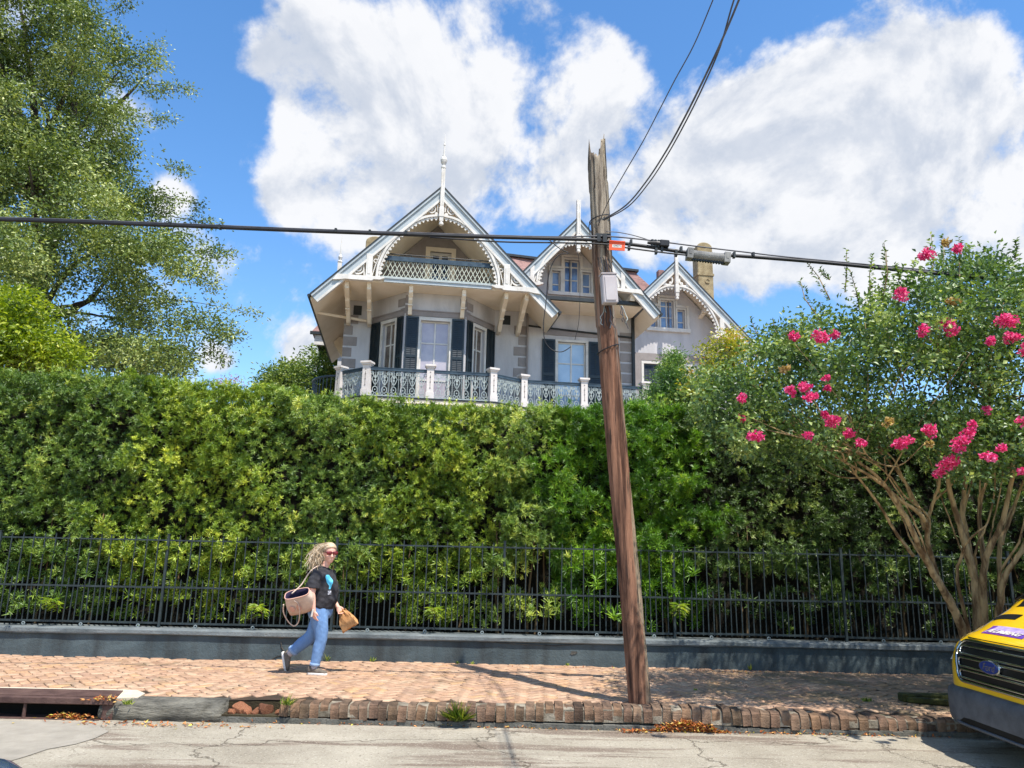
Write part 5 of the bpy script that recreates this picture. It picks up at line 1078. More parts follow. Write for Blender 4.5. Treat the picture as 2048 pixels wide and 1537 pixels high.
P = np.concatenate([P, SP_]); D = np.concatenate([D, SD]); Nn = np.concatenate([Nn, SN]); k = len(SP_); LL = np.concatenate([LL, rng.uniform(.045, .065, k)]); WW = np.concatenate([WW, rng.uniform(.025, .035, k)])
rr = np.clip(.48 + .2 * Waves(14, .3, 1.2, 77)(P) + rng.normal(0, .17, len(P)), 0, 1)
link('crown', leaf_mesh('crown', P - TB, D, Nn, LL, WW, rr), cm_leaf, cm)
for k in range(150):                                # twigs through the crown
    t = c[rng.integers(len(c))]; s = min(tips, key=lambda q: np.linalg.norm(q - t) + rng.random()); 
    if np.linalg.norm(s - t) < 1.9: limb('twig', cm, TB, [s, (s + t) / 2 + rng.normal(0, .08, 3), t], .012, .004, cm_bark, 4)
fl_m = leafmat('myrtle_flower', [(0, (218, 40, 110)), (.5, (238, 72, 138)), (1, (250, 140, 184))], trans=.35, rough=.6, spec=.2, tint=(1, 1, 1))
old_m = leafmat('spent_flower', [(0, (140, 110, 70)), (.5, (186, 156, 104)), (1, (212, 186, 132))], trans=.3, rough=.8, spec=.1)
FLW = [(1130, 165, 44, 34), (1315, 130, 30, 26), (995, 390, 42, 36), (1255, 575, 48, 46), (1105, 590, 36, 26), (1575, 535, 50, 50), (1605, 635, 44, 32), (1475, 650, 28, 24), (385, 625, 24, 26), (545, 620, 54, 32), (612, 612, 20, 18), (565, 860, 14, 14), (365, 930, 28, 26), (450, 905, 30, 24), (470, 965, 40, 34), (575, 912, 14, 12), (600, 1105, 54, 28), (560, 1065, 20, 20), (700, 1162, 30, 28), (765, 1217, 26, 22), (170, 1175, 38, 32), (465, 1178, 22, 12), (990, 1210, 52, 38), (1140, 1155, 34, 40), (1355, 1165, 34, 26), (1320, 1228, 46, 42), (1245, 1322, 70, 38), (1200, 1395, 28, 20), (1475, 1285, 40, 32), (1535, 1245, 24, 18), (1470, 1035, 20, 20), (1655, 1100, 22, 24), (1660, 1380, 22, 24), (100, 965, 20, 20), (95, 1075, 24, 18), (1385, 1125, 16, 24), (1700, 700, 50, 40), (1800, 1000, 50, 40)]
def blossom(x, y, a, b, m, n=150):
    p = AY(1450 + x / 2.794, 450 + y / 2.794, 7.55 - rng.uniform(-.35, .35)); s = 2.794 * FPX / (p[1] + .6); rx, rz = a / s * .9, b / s * .9
    n = int(40 + 2600 * rx * rz * 10); d = unit(rng.normal(size=(n, 3))) * (rng.random((n, 1)) ** .33); lob = unit(rng.normal(size=(5, 3))) * .55; d = d * .62 + lob[rng.integers(5, size=n)]; Q = p + d * [rx, (rx + rz) / 2, rz]
    link('blossom', leaf_mesh('blossom', Q - TB, unit(d + rand_dirs(n) * .7), rand_dirs(n), rng.uniform(.022, .04, n), rng.uniform(.02, .034, n), rng.random(n), fold=.5), m, cm)
for q in FLW: blossom(*q, fl_m)
for q in ((1280, 430, 40, 18), (905, 1105, 30, 20), (325, 800, 30, 18), (1235, 95, 16, 26), (1145, 1225, 18, 14)): blossom(*q, old_m)

# ================================================================== the walking woman
PX = AZ(636, 1346, 0); PE = np.array([PX[0], PX[1] + .03, float(walkz(np.array(PX[0]), np.array(PX[1])))])
person = empty('person', tuple(PE), R(-8), label='woman in black printed t-shirt and blue jeans walking right with sunglasses', cat='person')
skin_m = mat('skin', (228, 172, 150), (238, 186, 164), rough=.55, scale=12, spec=.35)
shirt_m = mat('black_tshirt', (34, 34, 38), (58, 57, 61), rough=.9, scale=10, bump=.5, bscale=18)
def jeans_mat():
    m = mat('blue_denim', (74, 108, 156), (132, 168, 210), rough=.9, scale=5, bump=.5, bscale=20, stretch=(1, 1, .5), lo=.1, hi=.9); return m
jean_m = jeans_mat()
def loft(secs, n=18, lat=(0, 1, 0)):
    """closed tube of elliptical sections: (centre, half width across, half depth along)"""
    mb = MB(); P = [Vector(s[0]) for s in secs]; V = []; m = len(P)
    for i, (c, rl, rd) in enumerate(secs):
        d = (P[min(i + 1, m - 1)] - P[max(i - 1, 0)]).normalized(); L = Vector(lat); L = (L - d * L.dot(d)).normalized(); Dp = d.cross(L)
        V += [P[i] + L * rl * math.cos(6.28318 * k / n) + Dp * rd * math.sin(6.28318 * k / n) for k in range(n)]
    F = [(i * n + k, i * n + (k + 1) % n, (i + 1) * n + (k + 1) % n, (i + 1) * n + k) for i in range(m - 1) for k in range(n)] + [tuple(range(n))[::-1], tuple(range((m - 1) * n, m * n))]
    return mb.add(V, F)
def fuse(parts, name, m, parent, voxel=.012, smooth=6, amp=0.0, seed=0):
    """one continuous skin grown over the joined lofts"""
    mb = MB()
    for p in parts:
        b = len(mb.v); mb.v += p.v; mb.f += [tuple(b + i for i in f) for f in p.f]
    o = link(name, mb.mesh(name), None); r = o.modifiers.new('r', 'REMESH'); r.mode = 'VOXEL'; r.voxel_size = voxel
    s = o.modifiers.new('s', 'SMOOTH'); s.iterations = smooth; s.factor = .5
    dg = bpy.context.evaluated_depsgraph_get(); me = bpy.data.meshes.new_from_object(o.evaluated_get(dg)); bpy.data.objects.remove(o, do_unlink=True)
    if amp:
        n = len(me.vertices); co = np.empty(n * 3, np.float32); me.vertices.foreach_get('co', co); no = np.empty(n * 3, np.float32); me.vertices.foreach_get('normal', no); co = co.reshape(-1, 3); no = no.reshape(-1, 3)
        wv = Waves(14, .05, .16, 900 + seed)(co * [1, 1, .8] + co[:, [2, 0, 1]] * .35); me.vertices.foreach_set('co', (co + no * (wv * amp)[:, None]).ravel().astype(np.float32)); me.update()
    me.name = name; return link(name, me, m, parent, True)
def ball(c, rx, ry, rz, n=14):
    return loft([((c[0], c[1], c[2] + rz * math.cos(t)), ry * max(math.sin(t), .02), rx * max(math.sin(t), .02)) for t in np.linspace(math.pi, 0, 10)], n)
NEAR, FAR = -1, 1                                    # right side of the body faces the street
yaw = R(-52)                                         # head turned towards the camera
hc = Vector((.045, -.01, 1.575)); HM = Matrix.Translation(hc) @ Matrix.Rotation(yaw, 4, 'Z') @ Matrix.Rotation(R(6), 4, 'Y') @ Matrix.Scale(1.09, 4)
def head_parts():
    P = []
    P.append(ball((-.008, 0, .035), .093, .074, .088)); P.append(ball((.012, 0, -.028), .076, .062, .086)); P.append(ball((.052, 0, -.088), .03, .032, .026)); P.append(ball((.0, 0, -.062), .068, .062, .045))
    P.append(loft([((.076, 0, .025), .010, .012), ((.094, 0, -.01), .012, .014), ((.105, 0, -.03), .016, .014), ((.09, 0, -.04), .016, .012)], 10))
    P.append(ball((.082, 0, -.064), .014, .024, .007)); P.append(ball((.08, 0, -.076), .013, .02, .007))
    for s in (-1, 1): P.append(ball((-.005, s * .075, -.005), .02, .012, .034, 10)); P.append(ball((.055, s * .035, -.03), .03, .024, .024))
    return [p.T(HM) for p in P]
def hand(wr, d, palmn, side, curl=.5):
    """palm, four unequal curled fingers and a thumb leaving the side of the palm"""
    wr = Vector(wr); d = Vector(d).normalized(); pn = Vector(palmn); pn = (pn - d * pn.dot(d)).normalized(); sx = d.cross(pn) * side; P = []
    P.append(loft([(wr - d * .02, .027, .02), (wr + d * .02, .032, .018), (wr + d * .055, .040, .016), (wr + d * .085, .040, .014)], 12, tuple(sx)))
    for i, ln in enumerate((.068, .078, .072, .056)):
        b = wr + d * .08 + sx * (.03 - i * .02); p = [b]; a = 0
        for s in range(3): a += curl * (.55 + .12 * i); p.append(p[-1] + (d * math.cos(a) + pn * math.sin(a)) * ln / 2.7)
        P.append(loft([(q, r, r) for q, r in zip(p, (.0095, .009, .0085, .007))], 8, tuple(sx)))
    b = wr + d * .025 + sx * .03; P.append(loft([(b, .012, .012), (b + sx * .02 + d * .028 + pn * .01, .011, .011), (b + sx * .022 + d * .056 + pn * .022, .0085, .0085)], 8, tuple(pn)))
    return P
rs = Vector((-.075, -.165, 1.315)); re_ = Vector((-.085, -.225, 1.05)); rw_ = Vector((-.045, -.215, .83)); rh = Vector((.02, .02, -.1))
ls = Vector((-.04, .165, 1.315)); le = Vector((-.02, .22, 1.06)); lwv = Vector((.14, .17, .86))
body = head_parts()
body.append(loft([((-.045, 0, 1.33), .075, .065), ((-.01, 0, 1.42), .055, .055), ((.02, -.003, 1.48), .05, .05), ((.035, -.005, 1.53), .05, .05)], 14))
body.append(loft([((-.03, 0, .80), .15, .11), ((-.01, 0, 1.0), .15, .12), ((-.02, 0, 1.2), .15, .11), ((-.045, 0, 1.33), .13, .07)], 16))
for s, e, w_ in ((rs, re_, rw_), (ls, le, lwv)): body.append(loft([(s, .05, .055), (s.lerp(e, .5), .047, .05), (e, .041, .043), (e.lerp(w_, .35), .04, .042), (e.lerp(w_, .8), .029, .03), (w_, .025, .027), (w_ + (w_ - e).normalized() * .02, .025, .026)], 14))
body += hand(rw_, rw_ - re_ + Vector((.0, 0, 0)), (.5, .8, 0), 1, .45); body += hand(lwv, (.5, -.05, -.75), (.2, -.8, .1), -1, .75)
hipN = Vector((-.03, -.085, .80)); kneeN = Vector((.035, -.09, .47)); ankN = Vector((-.03, -.09, .10)); hipF = Vector((-.05, .085, .80)); kneeF = Vector((-.17, .09, .48)); ankF = Vector((-.46, .09, .25))
for h, k_, a in ((hipN, kneeN, ankN), (hipF, kneeF, ankF)): body.append(loft([(h, .075, .08), (k_, .05, .055), (k_.lerp(a, .4), .05, .055), (a, .035, .04), (a + (a - k_).normalized() * .03, .032, .036)], 12))
fuse(body, 'body', skin_m, person, .0075, 3)
# t-shirt
ts = [loft([((-.025, 0, .86), .175, .165), ((-.015, 0, .93), .18, .185), ((.0, 0, 1.0), .18, .195), ((.01, 0, 1.08), .175, .185), ((.0, 0, 1.17), .178, .172), ((-.02, 0, 1.25), .175, .15), ((-.04, 0, 1.32), .16, .115), ((-.045, 0, 1.375), .11, .085), ((-.03, 0, 1.41), .068, .07)], 28)]
ts.append(ball((.085, -.06, 1.17), .085, .075, .085)); ts.append(ball((.085, .06, 1.17), .085, .075, .085))
for s, e in ((rs, re_), (ls, le)): ts.append(loft([(s + Vector((.01, -.03 * (1 if s is ls else -1) * 1, .02)), .075, .085), (s.lerp(e, .3), .078, .088), (s.lerp(e, .6), .074, .085), (s.lerp(e, .78), .072, .084)], 18))
tshirt = fuse(ts, 'tshirt', shirt_m, person, .011, 4, .0055, 1)
# jeans
jn = [loft([((-.03, 0, .91), .165, .145), ((-.035, 0, .84), .178, .165), ((-.04, 0, .77), .175, .16), ((-.04, 0, .71), .15, .13)], 24)]
jn.append(loft([((-.03, -.085, .80), .095, .125), ((.0, -.09, .68), .095, .115), ((.03, -.09, .55), .082, .097), (tuple(kneeN + Vector((0, 0, -.03))), .074, .082), ((.01, -.09, .32), .072, .08), ((-.01, -.09, .2), .064, .068), ((-.025, -.09, .125), .06, .064)], 18))
jn.append(loft([((-.05, .085, .80), .09, .12), ((-.10, .09, .66), .09, .11), (tuple(kneeF + Vector((.01, 0, .03))), .078, .088), ((-.215, .09, .43), .075, .088), ((-.31, .09, .36), .07, .085), ((-.40, .09, .285), .062, .072), ((-.43, .09, .262), .06, .07)], 18))
fuse(jn, 'jeans', jean_m, person, .011, 3, .0012, 2)
# turned-up cuffs, socks, canvas shoes
cuff_m = mat('jean_cuff', (120, 148, 184), (150, 172, 200), rough=.9, scale=14); sock_m = mat('grey_sock', (170, 168, 176), (190, 188, 194), rough=.95); shoe_m = mat('grey_canvas', (92, 84, 74), (120, 110, 98), rough=.9, scale=20, bump=.3, bscale=80); sole_m = mat('white_sole', (214, 208, 198), (228, 222, 214), rough=.7, scale=9)
loft([((-.022, -.09, .155), .064, .068), ((-.026, -.09, .115), .066, .070)], 18).build('cuff', cuff_m, person, True); loft([((-.405, .09, .282), .066, .076), ((-.435, .09, .256), .067, .077)], 18).build('cuff', cuff_m, person, True)
loft([((-.026, -.09, .13), .042, .046), ((-.03, -.09, .07), .042, .048)], 14).build('sock', sock_m, person, True); loft([((-.42, .09, .27), .043, .048), ((-.475, .09, .225), .044, .05)], 14).build('sock', sock_m, person, True)
def shoe(T):
    up = loft([((-.085, 0, .055), .030, .035), ((-.075, 0, .06), .038, .05), ((-.03, 0, .062), .043, .055), ((.04, 0, .05), .046, .042), ((.10, 0, .04), .047, .030), ((.15, 0, .034), .038, .022), ((.17, 0, .03), .02, .012)], 16).T(T).build('shoe', shoe_m, person, True)
    pts = [(-.095, .0), (-.085, .03), (-.03, .042), (.05, .05), (.12, .05), (.165, .03), (.18, 0)]; pl = pts + [(a, -b) for a, b in pts[-2:0:-1]]
    MB().prism(pl, 'z', 0.0, .03).T(T).build('sole', sole_m, up, bevel=.006)
    for k in range(3): MB().box(.03 + k * .022, .038 + k * .022, -.03, .03, .082 - k * .011, .088 - k * .011).T(T).build('lace', sole_m, up)
shoe(Matrix.Translation((-.02, -.09, .0))); shoe(Matrix.Translation((-.505, .09, .215)) @ Matrix.Rotation(R(74), 4, 'Y') @ Matrix.Translation((.04, 0, -.06)))
# sunglasses
lens_m = mat('red_lens', (96, 18, 26), (120, 30, 34), rough=.12, spec=.6, scale=4); frame_m = mat('glasses_frame', (70, 24, 26), rough=.3)
sg = MB().bar((.101, -.012, .026), (.101, .012, .026), .008, .006).T(HM).build('sunglasses', frame_m, person)
for s in (-1, 1): MB().bar((.09, s * .07, .022), (-.01, s * .078, .02), .006, .01).T(HM).build('temple', frame_m, sg)
for s in (-1, 1): loft([((.094, s * .036, -.006), .030, .006), ((.097, s * .037, .010), .036, .007), ((.097, s * .038, .028), .036, .006), ((.094, s * .038, .036), .03, .004)], 14).T(HM).build('lens', lens_m, sg, True)
# hair: cap of waves and long curls swept back over the shoulder
hair_m = leafmat('curly_hair', [(0, (176, 150, 120)), (.5, (212, 190, 160)), (1, (234, 222, 202))], trans=.25, rough=.5); g = random.Random(12)
hb = []
for k in range(900):
    a = g.uniform(-2.55, 2.55) + math.pi; up_ = g.uniform(.0, 1.0); el = up_ * 1.35 + .15
    if abs(math.atan2(math.sin(a), math.cos(a))) < 1.0 and el < .75: continue
    p = Vector((-.012 + .102 * math.cos(a) * math.cos(el), .084 * math.sin(a) * math.cos(el), .035 + .098 * math.sin(el))); p = HM @ p; path = [p]; L = g.uniform(.17, .31); tg_ = Vector((-.15 + g.gauss(0, .06), g.gauss(-.02, .09), 1.40 + g.gauss(0, .07))); m = 12
    ph = g.uniform(0, 6.28); fr = g.uniform(.6, 1.15); amp = g.uniform(.004, .013)
    for s in range(1, m):
        t = s / (m - 1); back = Vector((-.085 + g.gauss(0, .004), 0, .035)) * math.sin(t * 3.14); q = p.lerp(tg_, t * L / .30) + back * .75 + Vector((math.cos(ph + s * fr), math.sin(ph + s * fr), math.sin(ph * 2 + s * fr) * .4)) * amp * (1 + t)
        path.append(q)
    mb = MB().tube(path, [.0022 * (1 - .4 * s / m) + .0012 for s in range(m)], 5); hb.append((mb, g.random()))
V, F, A_ = [], [], []
for mb, r_ in hb: b = len(V); V += mb.v; F += [tuple(b + i for i in f) for f in mb.f]; A_ += [r_] * len(mb.v)
CT = HM @ Matrix.Translation((-.014, 0, .036)) @ Matrix.Rotation(R(-30), 4, 'Y')
cap = loft([((0, 0, .101 * math.cos(t)), .086 * max(math.sin(t), .03), .106 * max(math.sin(t), .03)) for t in np.linspace(1.62, 0, 9)], 20).T(CT)
b = len(V); V += cap.v; F += [tuple(b + i for i in f) for f in cap.f]; A_ += [.5] * len(cap.v)
me = bpy.data.meshes.new('hair'); me.from_pydata([tuple(v) for v in V], [], F); at = me.attributes.new('r', 'FLOAT', 'POINT'); at.data.foreach_set('value', A_); link('hair', me, hair_m, person, True, kind=None)
# printed shirt graphic: a pale blue glass shape over a block of white marks, laid on the chest
def decal(poly, m, name, c=(.03, -.13, 1.16)):
    bm = bmesh.new(); vs = [bm.verts.new((x, -.5, z)) for x, z in poly]; bm.faces.new(vs); bmesh.ops.triangulate(bm, faces=bm.faces[:])
    for _ in range(3): bmesh.ops.subdivide_edges(bm, edges=bm.edges[:], cuts=1, use_grid_fill=True)
    me = bpy.data.meshes.new(name); bm.to_mesh(me); bm.free(); o = link(name, me, None); dirv = Vector((-.55, .83, 0)).normalized()
    for v in me.vertices: ax = Vector((.83, .55, 0)); q = Vector(c) + ax * v.co.x + Vector((0, 0, v.co.z)); v.co = q - dirv * .3
    tm = tshirt.data; from mathutils.bvhtree import BVHTree
    bv = BVHTree.FromPolygons([v.co for v in tm.vertices], [p.vertices for p in tm.polygons])
    for v in me.vertices:
        hit = bv.ray_cast(v.co, dirv)
        v.co = (hit[0] + hit[1] * .0035) if hit[0] is not None else v.co + dirv * .2
    bpy.data.objects.remove(o, do_unlink=True); return link(name, me, m, tshirt, True)
cy_m = mat('cyan_print', (74, 178, 208), (110, 200, 224), rough=.8, scale=20); wp_m = mat('white_print', (196, 198, 206), (120, 122, 130), rough=.8, scale=60, lo=.48, hi=.52)
decal([(.02, .13), (.06, .13), (.12, .06), (.115, .02), (.085, -.01), (.085, -.055), (.065, -.055), (.065, -.01), (.035, .03), (.012, .1)], cy_m, 'shirt_print'); decal([(.055, -.075), (.10, -.075), (.10, -.125), (.055, -.125)], wp_m, 'shirt_print')
# ---- tote bag on the near hip, paper bag and phone in the hands
tote = empty('tote_bag', tuple(PE), R(-8), label='beige tote bag with dark lining slung behind the woman', cat='bag')
tan_m = mat('beige_canvas', (190, 164, 148), (210, 188, 170), rough=.85, scale=6, bump=.4, bscale=20); pink_m = mat('pink_leather', (196, 150, 132), (208, 164, 146), rough=.7, scale=5); lin_m = mat('dark_lining', (30, 22, 48), (56, 46, 78), rough=.9, scale=12)
TM = Matrix.Translation((-.235, -.30, .955)) @ Matrix.Rotation(R(-14), 4, 'Y') @ Matrix.Rotation(R(12), 4, 'Z') @ Matrix.Rotation(R(38), 4, 'X')
n = 26
def rim(hx, hy, z, sk=0.0): return [(hx * math.copysign(abs(math.cos(t)) ** .6, math.cos(t)) + sk, hy * math.copysign(abs(math.sin(t)) ** .6, math.sin(t)), z) for t in np.linspace(0, 6.28318, n, endpoint=False)]
rows = [rim(.11, .05, -.17), rim(.155, .075, -.165), rim(.175, .085, -.08, .01), rim(.185, .09, .0, .02), rim(.175, .095, .07, .02), rim(.16, .09, .115, .01), rim(.15, .082, .116, .01), rim(.15, .075, .05, .01), rim(.14, .07, -.12)]
V = [p for r_ in rows for p in r_]; F = [(i * n + k, i * n + (k + 1) % n, (i + 1) * n + (k + 1) % n, (i + 1) * n + k) for i in range(5) for k in range(n)] + [tuple(range(n))[::-1]]
MB().add(V[:6 * n], F).T(TM).build('body', tan_m, tote, True)
MB().add(V[5 * n:], [(i * n + k, i * n + (k + 1) % n, (i + 1) * n + (k + 1) % n, (i + 1) * n + k) for i in range(3) for k in range(n)] + [tuple(range(3 * n, 4 * n))]).T(TM).build('lining', lin_m, tote, True)
MB().tube([tuple(TM @ Vector(p)) for p in rim(.16, .09, .118, .01)] + [tuple(TM @ Vector(rim(.16, .09, .118, .01)[0]))], .007, 6).build('rim', pink_m, tote, True)
MB().tube(spline([tuple(TM @ Vector(p)) for p in ((-.17, -.10, .07), (-.20, -.11, -.05), (-.175, -.12, -.2), (-.12, -.13, -.285), (-.05, -.13, -.24), (.0, -.12, -.1), (.01, -.105, .03), (-.03, -.10, .09))], 6), .008, 6).build('handle', tan_m, tote, True)
MB().tube(spline([tuple(TM @ Vector((-.06, .02, .12))), (-.235, -.24, 1.16), (-.14, -.21, 1.33), (-.075, -.10, 1.405), (-.10, .0, 1.36)], 6), .009, 6).build('shoulder_strap', tan_m, tote, True)
for s in (-.085, .0): loft([tuple([TM @ Vector((s, -.094, -.04 + .05 * math.cos(t))), .04 * max(math.sin(t), .02), .006]) for t in np.linspace(math.pi, 0, 9)], 12, (1, 0, 0)).T(I4).build('pocket_patch', pink_m, tote, True)
pb = empty('paper_bag', tuple(PE), R(-8), label='crumpled brown paper bag held in front of the woman', cat='bag')
pap_m = mat('brown_paper', (172, 122, 76), (200, 150, 98), rough=.9, scale=5, bump=.8, bscale=12)
bm = bmesh.new(); bmesh.ops.create_cube(bm, size=1); bmesh.ops.subdivide_edges(bm, edges=bm.edges[:], cuts=4, use_grid_fill=True); g = random.Random(2)
for v in bm.verts:
    t = v.co.z + .5; sx = .23 * (1 - .62 * t ** 1.5); sy = .10 * (1 - .8 * t); v.co = Vector((v.co.x * sx, v.co.y * sy, v.co.z * .26)) + Vector((g.gauss(0, .007), g.gauss(0, .007), g.gauss(0, .006)))
bmesh.ops.triangulate(bm, faces=bm.faces[:]); me = bpy.data.meshes.new('sack'); bm.to_mesh(me); bm.free(); me.transform(Matrix.Translation((.285, .15, .70)) @ Matrix.Rotation(R(-30), 4, 'Y')); link('sack', me, pap_m, pb)
ph_ = MB().box(-.012, .012, -.004, .004, -.05, .05).T(Matrix.Translation((-.045, -.262, .80)) @ Matrix.Rotation(R(10), 4, 'Y')).build('phone', white_m, None, bevel=.003, label='white phone edge showing in the woman\'s right hand', cat='phone'); ph_.location = tuple(PE); ph_.rotation_euler = (0, 0, R(-8))

# ================================================================== vehicles
def superellipse(hw, zb, zt, e, n=40):
    """body section: flat sills, rounded shoulders"""
    out = []; zc = zb + (zt - zb) * .42
    for k in range(n):
        t = 6.28318 * k / n - math.pi / 2; c, s = math.cos(t), math.sin(t)
        y = hw * math.copysign(abs(c) ** e, c); z = zc + ((zt - zc) if s > 0 else (zc - zb)) * math.copysign(abs(s) ** e, s); out.append((y, z))
    return out
def hull(stations, n=40, M=None):
    V = []; m = len(stations)
    for (x, hw, zb, zt, e) in stations: V += [(x, y, z) for y, z in superellipse(hw, zb, zt, e, n)]
    F = [(i * n + k, i * n + (k + 1) % n, (i + 1) * n + (k + 1) % n, (i + 1) * n + k) for i in range(m - 1) for k in range(n)] + [tuple(range(n))[::-1], tuple(range((m - 1) * n, m * n))]
    return MB().add(V, F)
def interp_st(st, x):
    xs = [s[0] for s in st]; return [np.interp(x, xs, [s[j] for s in st]) for j in range(1, 5)]
def surf_z(st, x, y):
    """height of the hull top at (x, y)"""
    hw, zb, zt, e = interp_st(st, x); zc = zb + (zt - zb) * .42; c = min(abs(y) / hw, 1) ** (1 / e); s = math.sqrt(max(0, 1 - c * c)) ** e; return zc + (zt - zc) * s
def wheel(parent, x, y, r, w=.22):
    ty = MB(); ty.lathe([(r * .62, -w / 2), (r * .93, -w / 2), (r, -w / 2 + .03), (r, w / 2 - .03), (r * .93, w / 2), (r * .62, w / 2)], 0, 0, 28).T(Matrix.Translation((x, y, r)) @ Matrix.Rotation(R(90), 4, 'X')); t = ty.build('wheel', tyre_m, parent, True)
    MB().lathe([(r * .1, -w / 2 + .02), (r * .25, -w / 2), (r * .6, -w / 2 + .03), (r * .63, 0), (r * .6, w / 2 - .03), (r * .25, w / 2), (r * .1, w / 2 - .02)], 0, 0, 20).T(Matrix.Translation((x, y, r)) @ Matrix.Rotation(R(90), 4, 'X')).build('rim', steel_m, t, True)
tyre_m = mat('tyre', (20, 20, 20), (32, 32, 32), rough=.9, scale=8)
yel_m = mat('yellow_paint', (236, 188, 8), (240, 196, 14), rough=.3, scale=2, spec=.5, coat=.6); dkp_m = mat('bumper_plastic', (70, 74, 80), (92, 96, 102), rough=.6, scale=6, bump=.15, bscale=80); blkp_m = mat('black_plastic', (10, 10, 12), (18, 18, 20), rough=.5); chr_m = mat('chrome', (168, 172, 170), (190, 194, 190), rough=.16, metal=1.0)
VX = AY(1976, 1322, 7.4)[0] + .09
van = empty('yellow_van', (VX, 7.4, RZ), label='bright yellow work van parked at the kerb, front facing left', cat='van')
ST = [(-.055, .50, .50, .66, .5), (-.05, .60, .42, .80, .45), (-.03, .70, .38, .92, .44), (.01, .79, .35, 1.0, .45), (.08, .87, .33, 1.09, .46), (.18, .93, .32, 1.145, .48), (.3, .97, .32, 1.19, .5), (.5, .99, .32, 1.29, .42), (.68, 1.0, .32, 1.385, .36), (.75, 1.0, .32, 1.43, .35), (1.1, 1.01, .32, 1.77, .35), (1.5, 1.02, .32, 2.10, .35), (1.8, 1.02, .32, 2.31, .35), (2.2, 1.02, .32, 2.44, .34), (3.2, 1.03, .32, 2.52, .3), (5.4, 1.03, .32, 2.52, .3), (5.55, 1.0, .34, 2.46, .3)]
fine = []
for a, b in zip(ST[:-1], ST[1:]):
    for t in (0, .5): fine.append(tuple(p + (q - p) * t for p, q in zip(a, b)))
fine.append(ST[-1])
hull(fine, 56).build('body', yel_m, van, True)
def nose_x(y, z):                                    # outer skin of the nose, slightly proud of the hull
    for x in np.arange(-.055, .5, .004):
        hw, zb, zt, e = interp_st(ST, x); zc = zb + (zt - zb) * .42; sn = abs((z - zc) / ((zt - zc) if z > zc else (zc - zb)))
        if sn < 1 and hw * math.sqrt(1 - min(1, sn ** (1 / e)) ** 2) ** e >= abs(y): return x - .012
    return .45
def nose_patch(pts, m, name, parent, off=0.0, th=.012):
    V = [(nose_x(y, z) + off, y, z) for y, z in pts]; n = len(V); V2 = [(x + th, y, z) for x, y, z in V]
    return MB().add(V + V2, [tuple(range(n)), tuple(range(n, 2 * n))[::-1]] + [(i, (i + 1) % n, n + (i + 1) % n, n + i) for i in range(n)]).build(name, m, parent)
def rrect(wt, wb, z0, z1, r, n=6):
    out = []
    for cy, cz, a0 in ((wt - r, z1 - r, 0), (-wt + r, z1 - r, 90), (-wb + r, z0 + r, 180), (wb - r, z0 + r, 270)):
        for k in range(n + 1): a = R(a0 + 90 * k / n); out.append((cy + r * math.cos(a), cz + r * math.sin(a)))
    return out
def dens(pts, k=3):
    o = []
    for a, b in zip(pts, pts[1:] + pts[:1]): o += [(a[0] + (b[0] - a[0]) * t / k, a[1] + (b[1] - a[1]) * t / k) for t in range(k)]
    return o
def nose_tube(pts, r, m, name, parent, closed=True, off=-.02):
    P = [(nose_x(y, z) + off, y, z) for y, z in pts]
    if closed: P.append(P[0])
    return MB().tube(P, r, 8).build(name, m, parent, True)
# grille
GZ0, GZ1 = .69, 1.05
def strip_patch(hw, z0, z1, m, name, parent, off, nx=16):
    V = []
    for i in range(nx + 1):
        y = -hw + 2 * hw * i / nx
        for z in (z0, z1): V.append((nose_x(y, z) + off, y, z))
    return MB().add(V, [(2 * i, 2 * i + 2, 2 * i + 3, 2 * i + 1) for i in range(nx)]).build(name, m, parent, True)
gr = MB(); nx, nz = 18, 8; V = []
for j in range(nz + 1):
    z = GZ0 + (GZ1 - GZ0) * j / nz; hw = .545 + .06 * j / nz
    for i in range(nx + 1): y = -hw + 2 * hw * i / nx; V.append((nose_x(y, z) - .004, y, z))
grille = gr.add(V, [(j * (nx + 1) + i, j * (nx + 1) + i + 1, (j + 1) * (nx + 1) + i + 1, (j + 1) * (nx + 1) + i) for j in range(nz) for i in range(nx)]).build('grille', blkp_m, van, True)
nose_tube(dens(rrect(.615, .55, GZ0 - .01, GZ1 + .01, .10)), .016, chr_m, 'surround', grille, off=-.012)
for z0_, z1_, hw in ((.715, .79, .50), (.82, .90, .53), (.935, 1.01, .555)):
    nose_tube(dens(rrect(hw, hw * .985, z0_, z1_, .035, 4)), .0115, chr_m, 'bar', grille, off=-.016)
em = MB(); ex_ = nose_x(0, .87) - .045
MB().prism([(.155 * math.cos(t), .87 + .066 * math.sin(t)) for t in np.linspace(0, 6.283, 28, endpoint=False)], 'x', ex_, ex_ + .05).build('emblem', chr_m, van, bevel=.006)
MB().prism([(.138 * math.cos(t), .87 + .054 * math.sin(t)) for t in np.linspace(0, 6.283, 28, endpoint=False)], 'x', ex_ - .004, ex_ - .001).build('emblem_field', mat('emblem_blue', (24, 44, 110), (30, 54, 124), rough=.3), bpy.data.objects['emblem'])
text('Ford', .095, chr_m, bpy.data.objects['emblem'], (ex_ - .006, 0, .868), (R(90), 0, R(-90)), shear=.35)
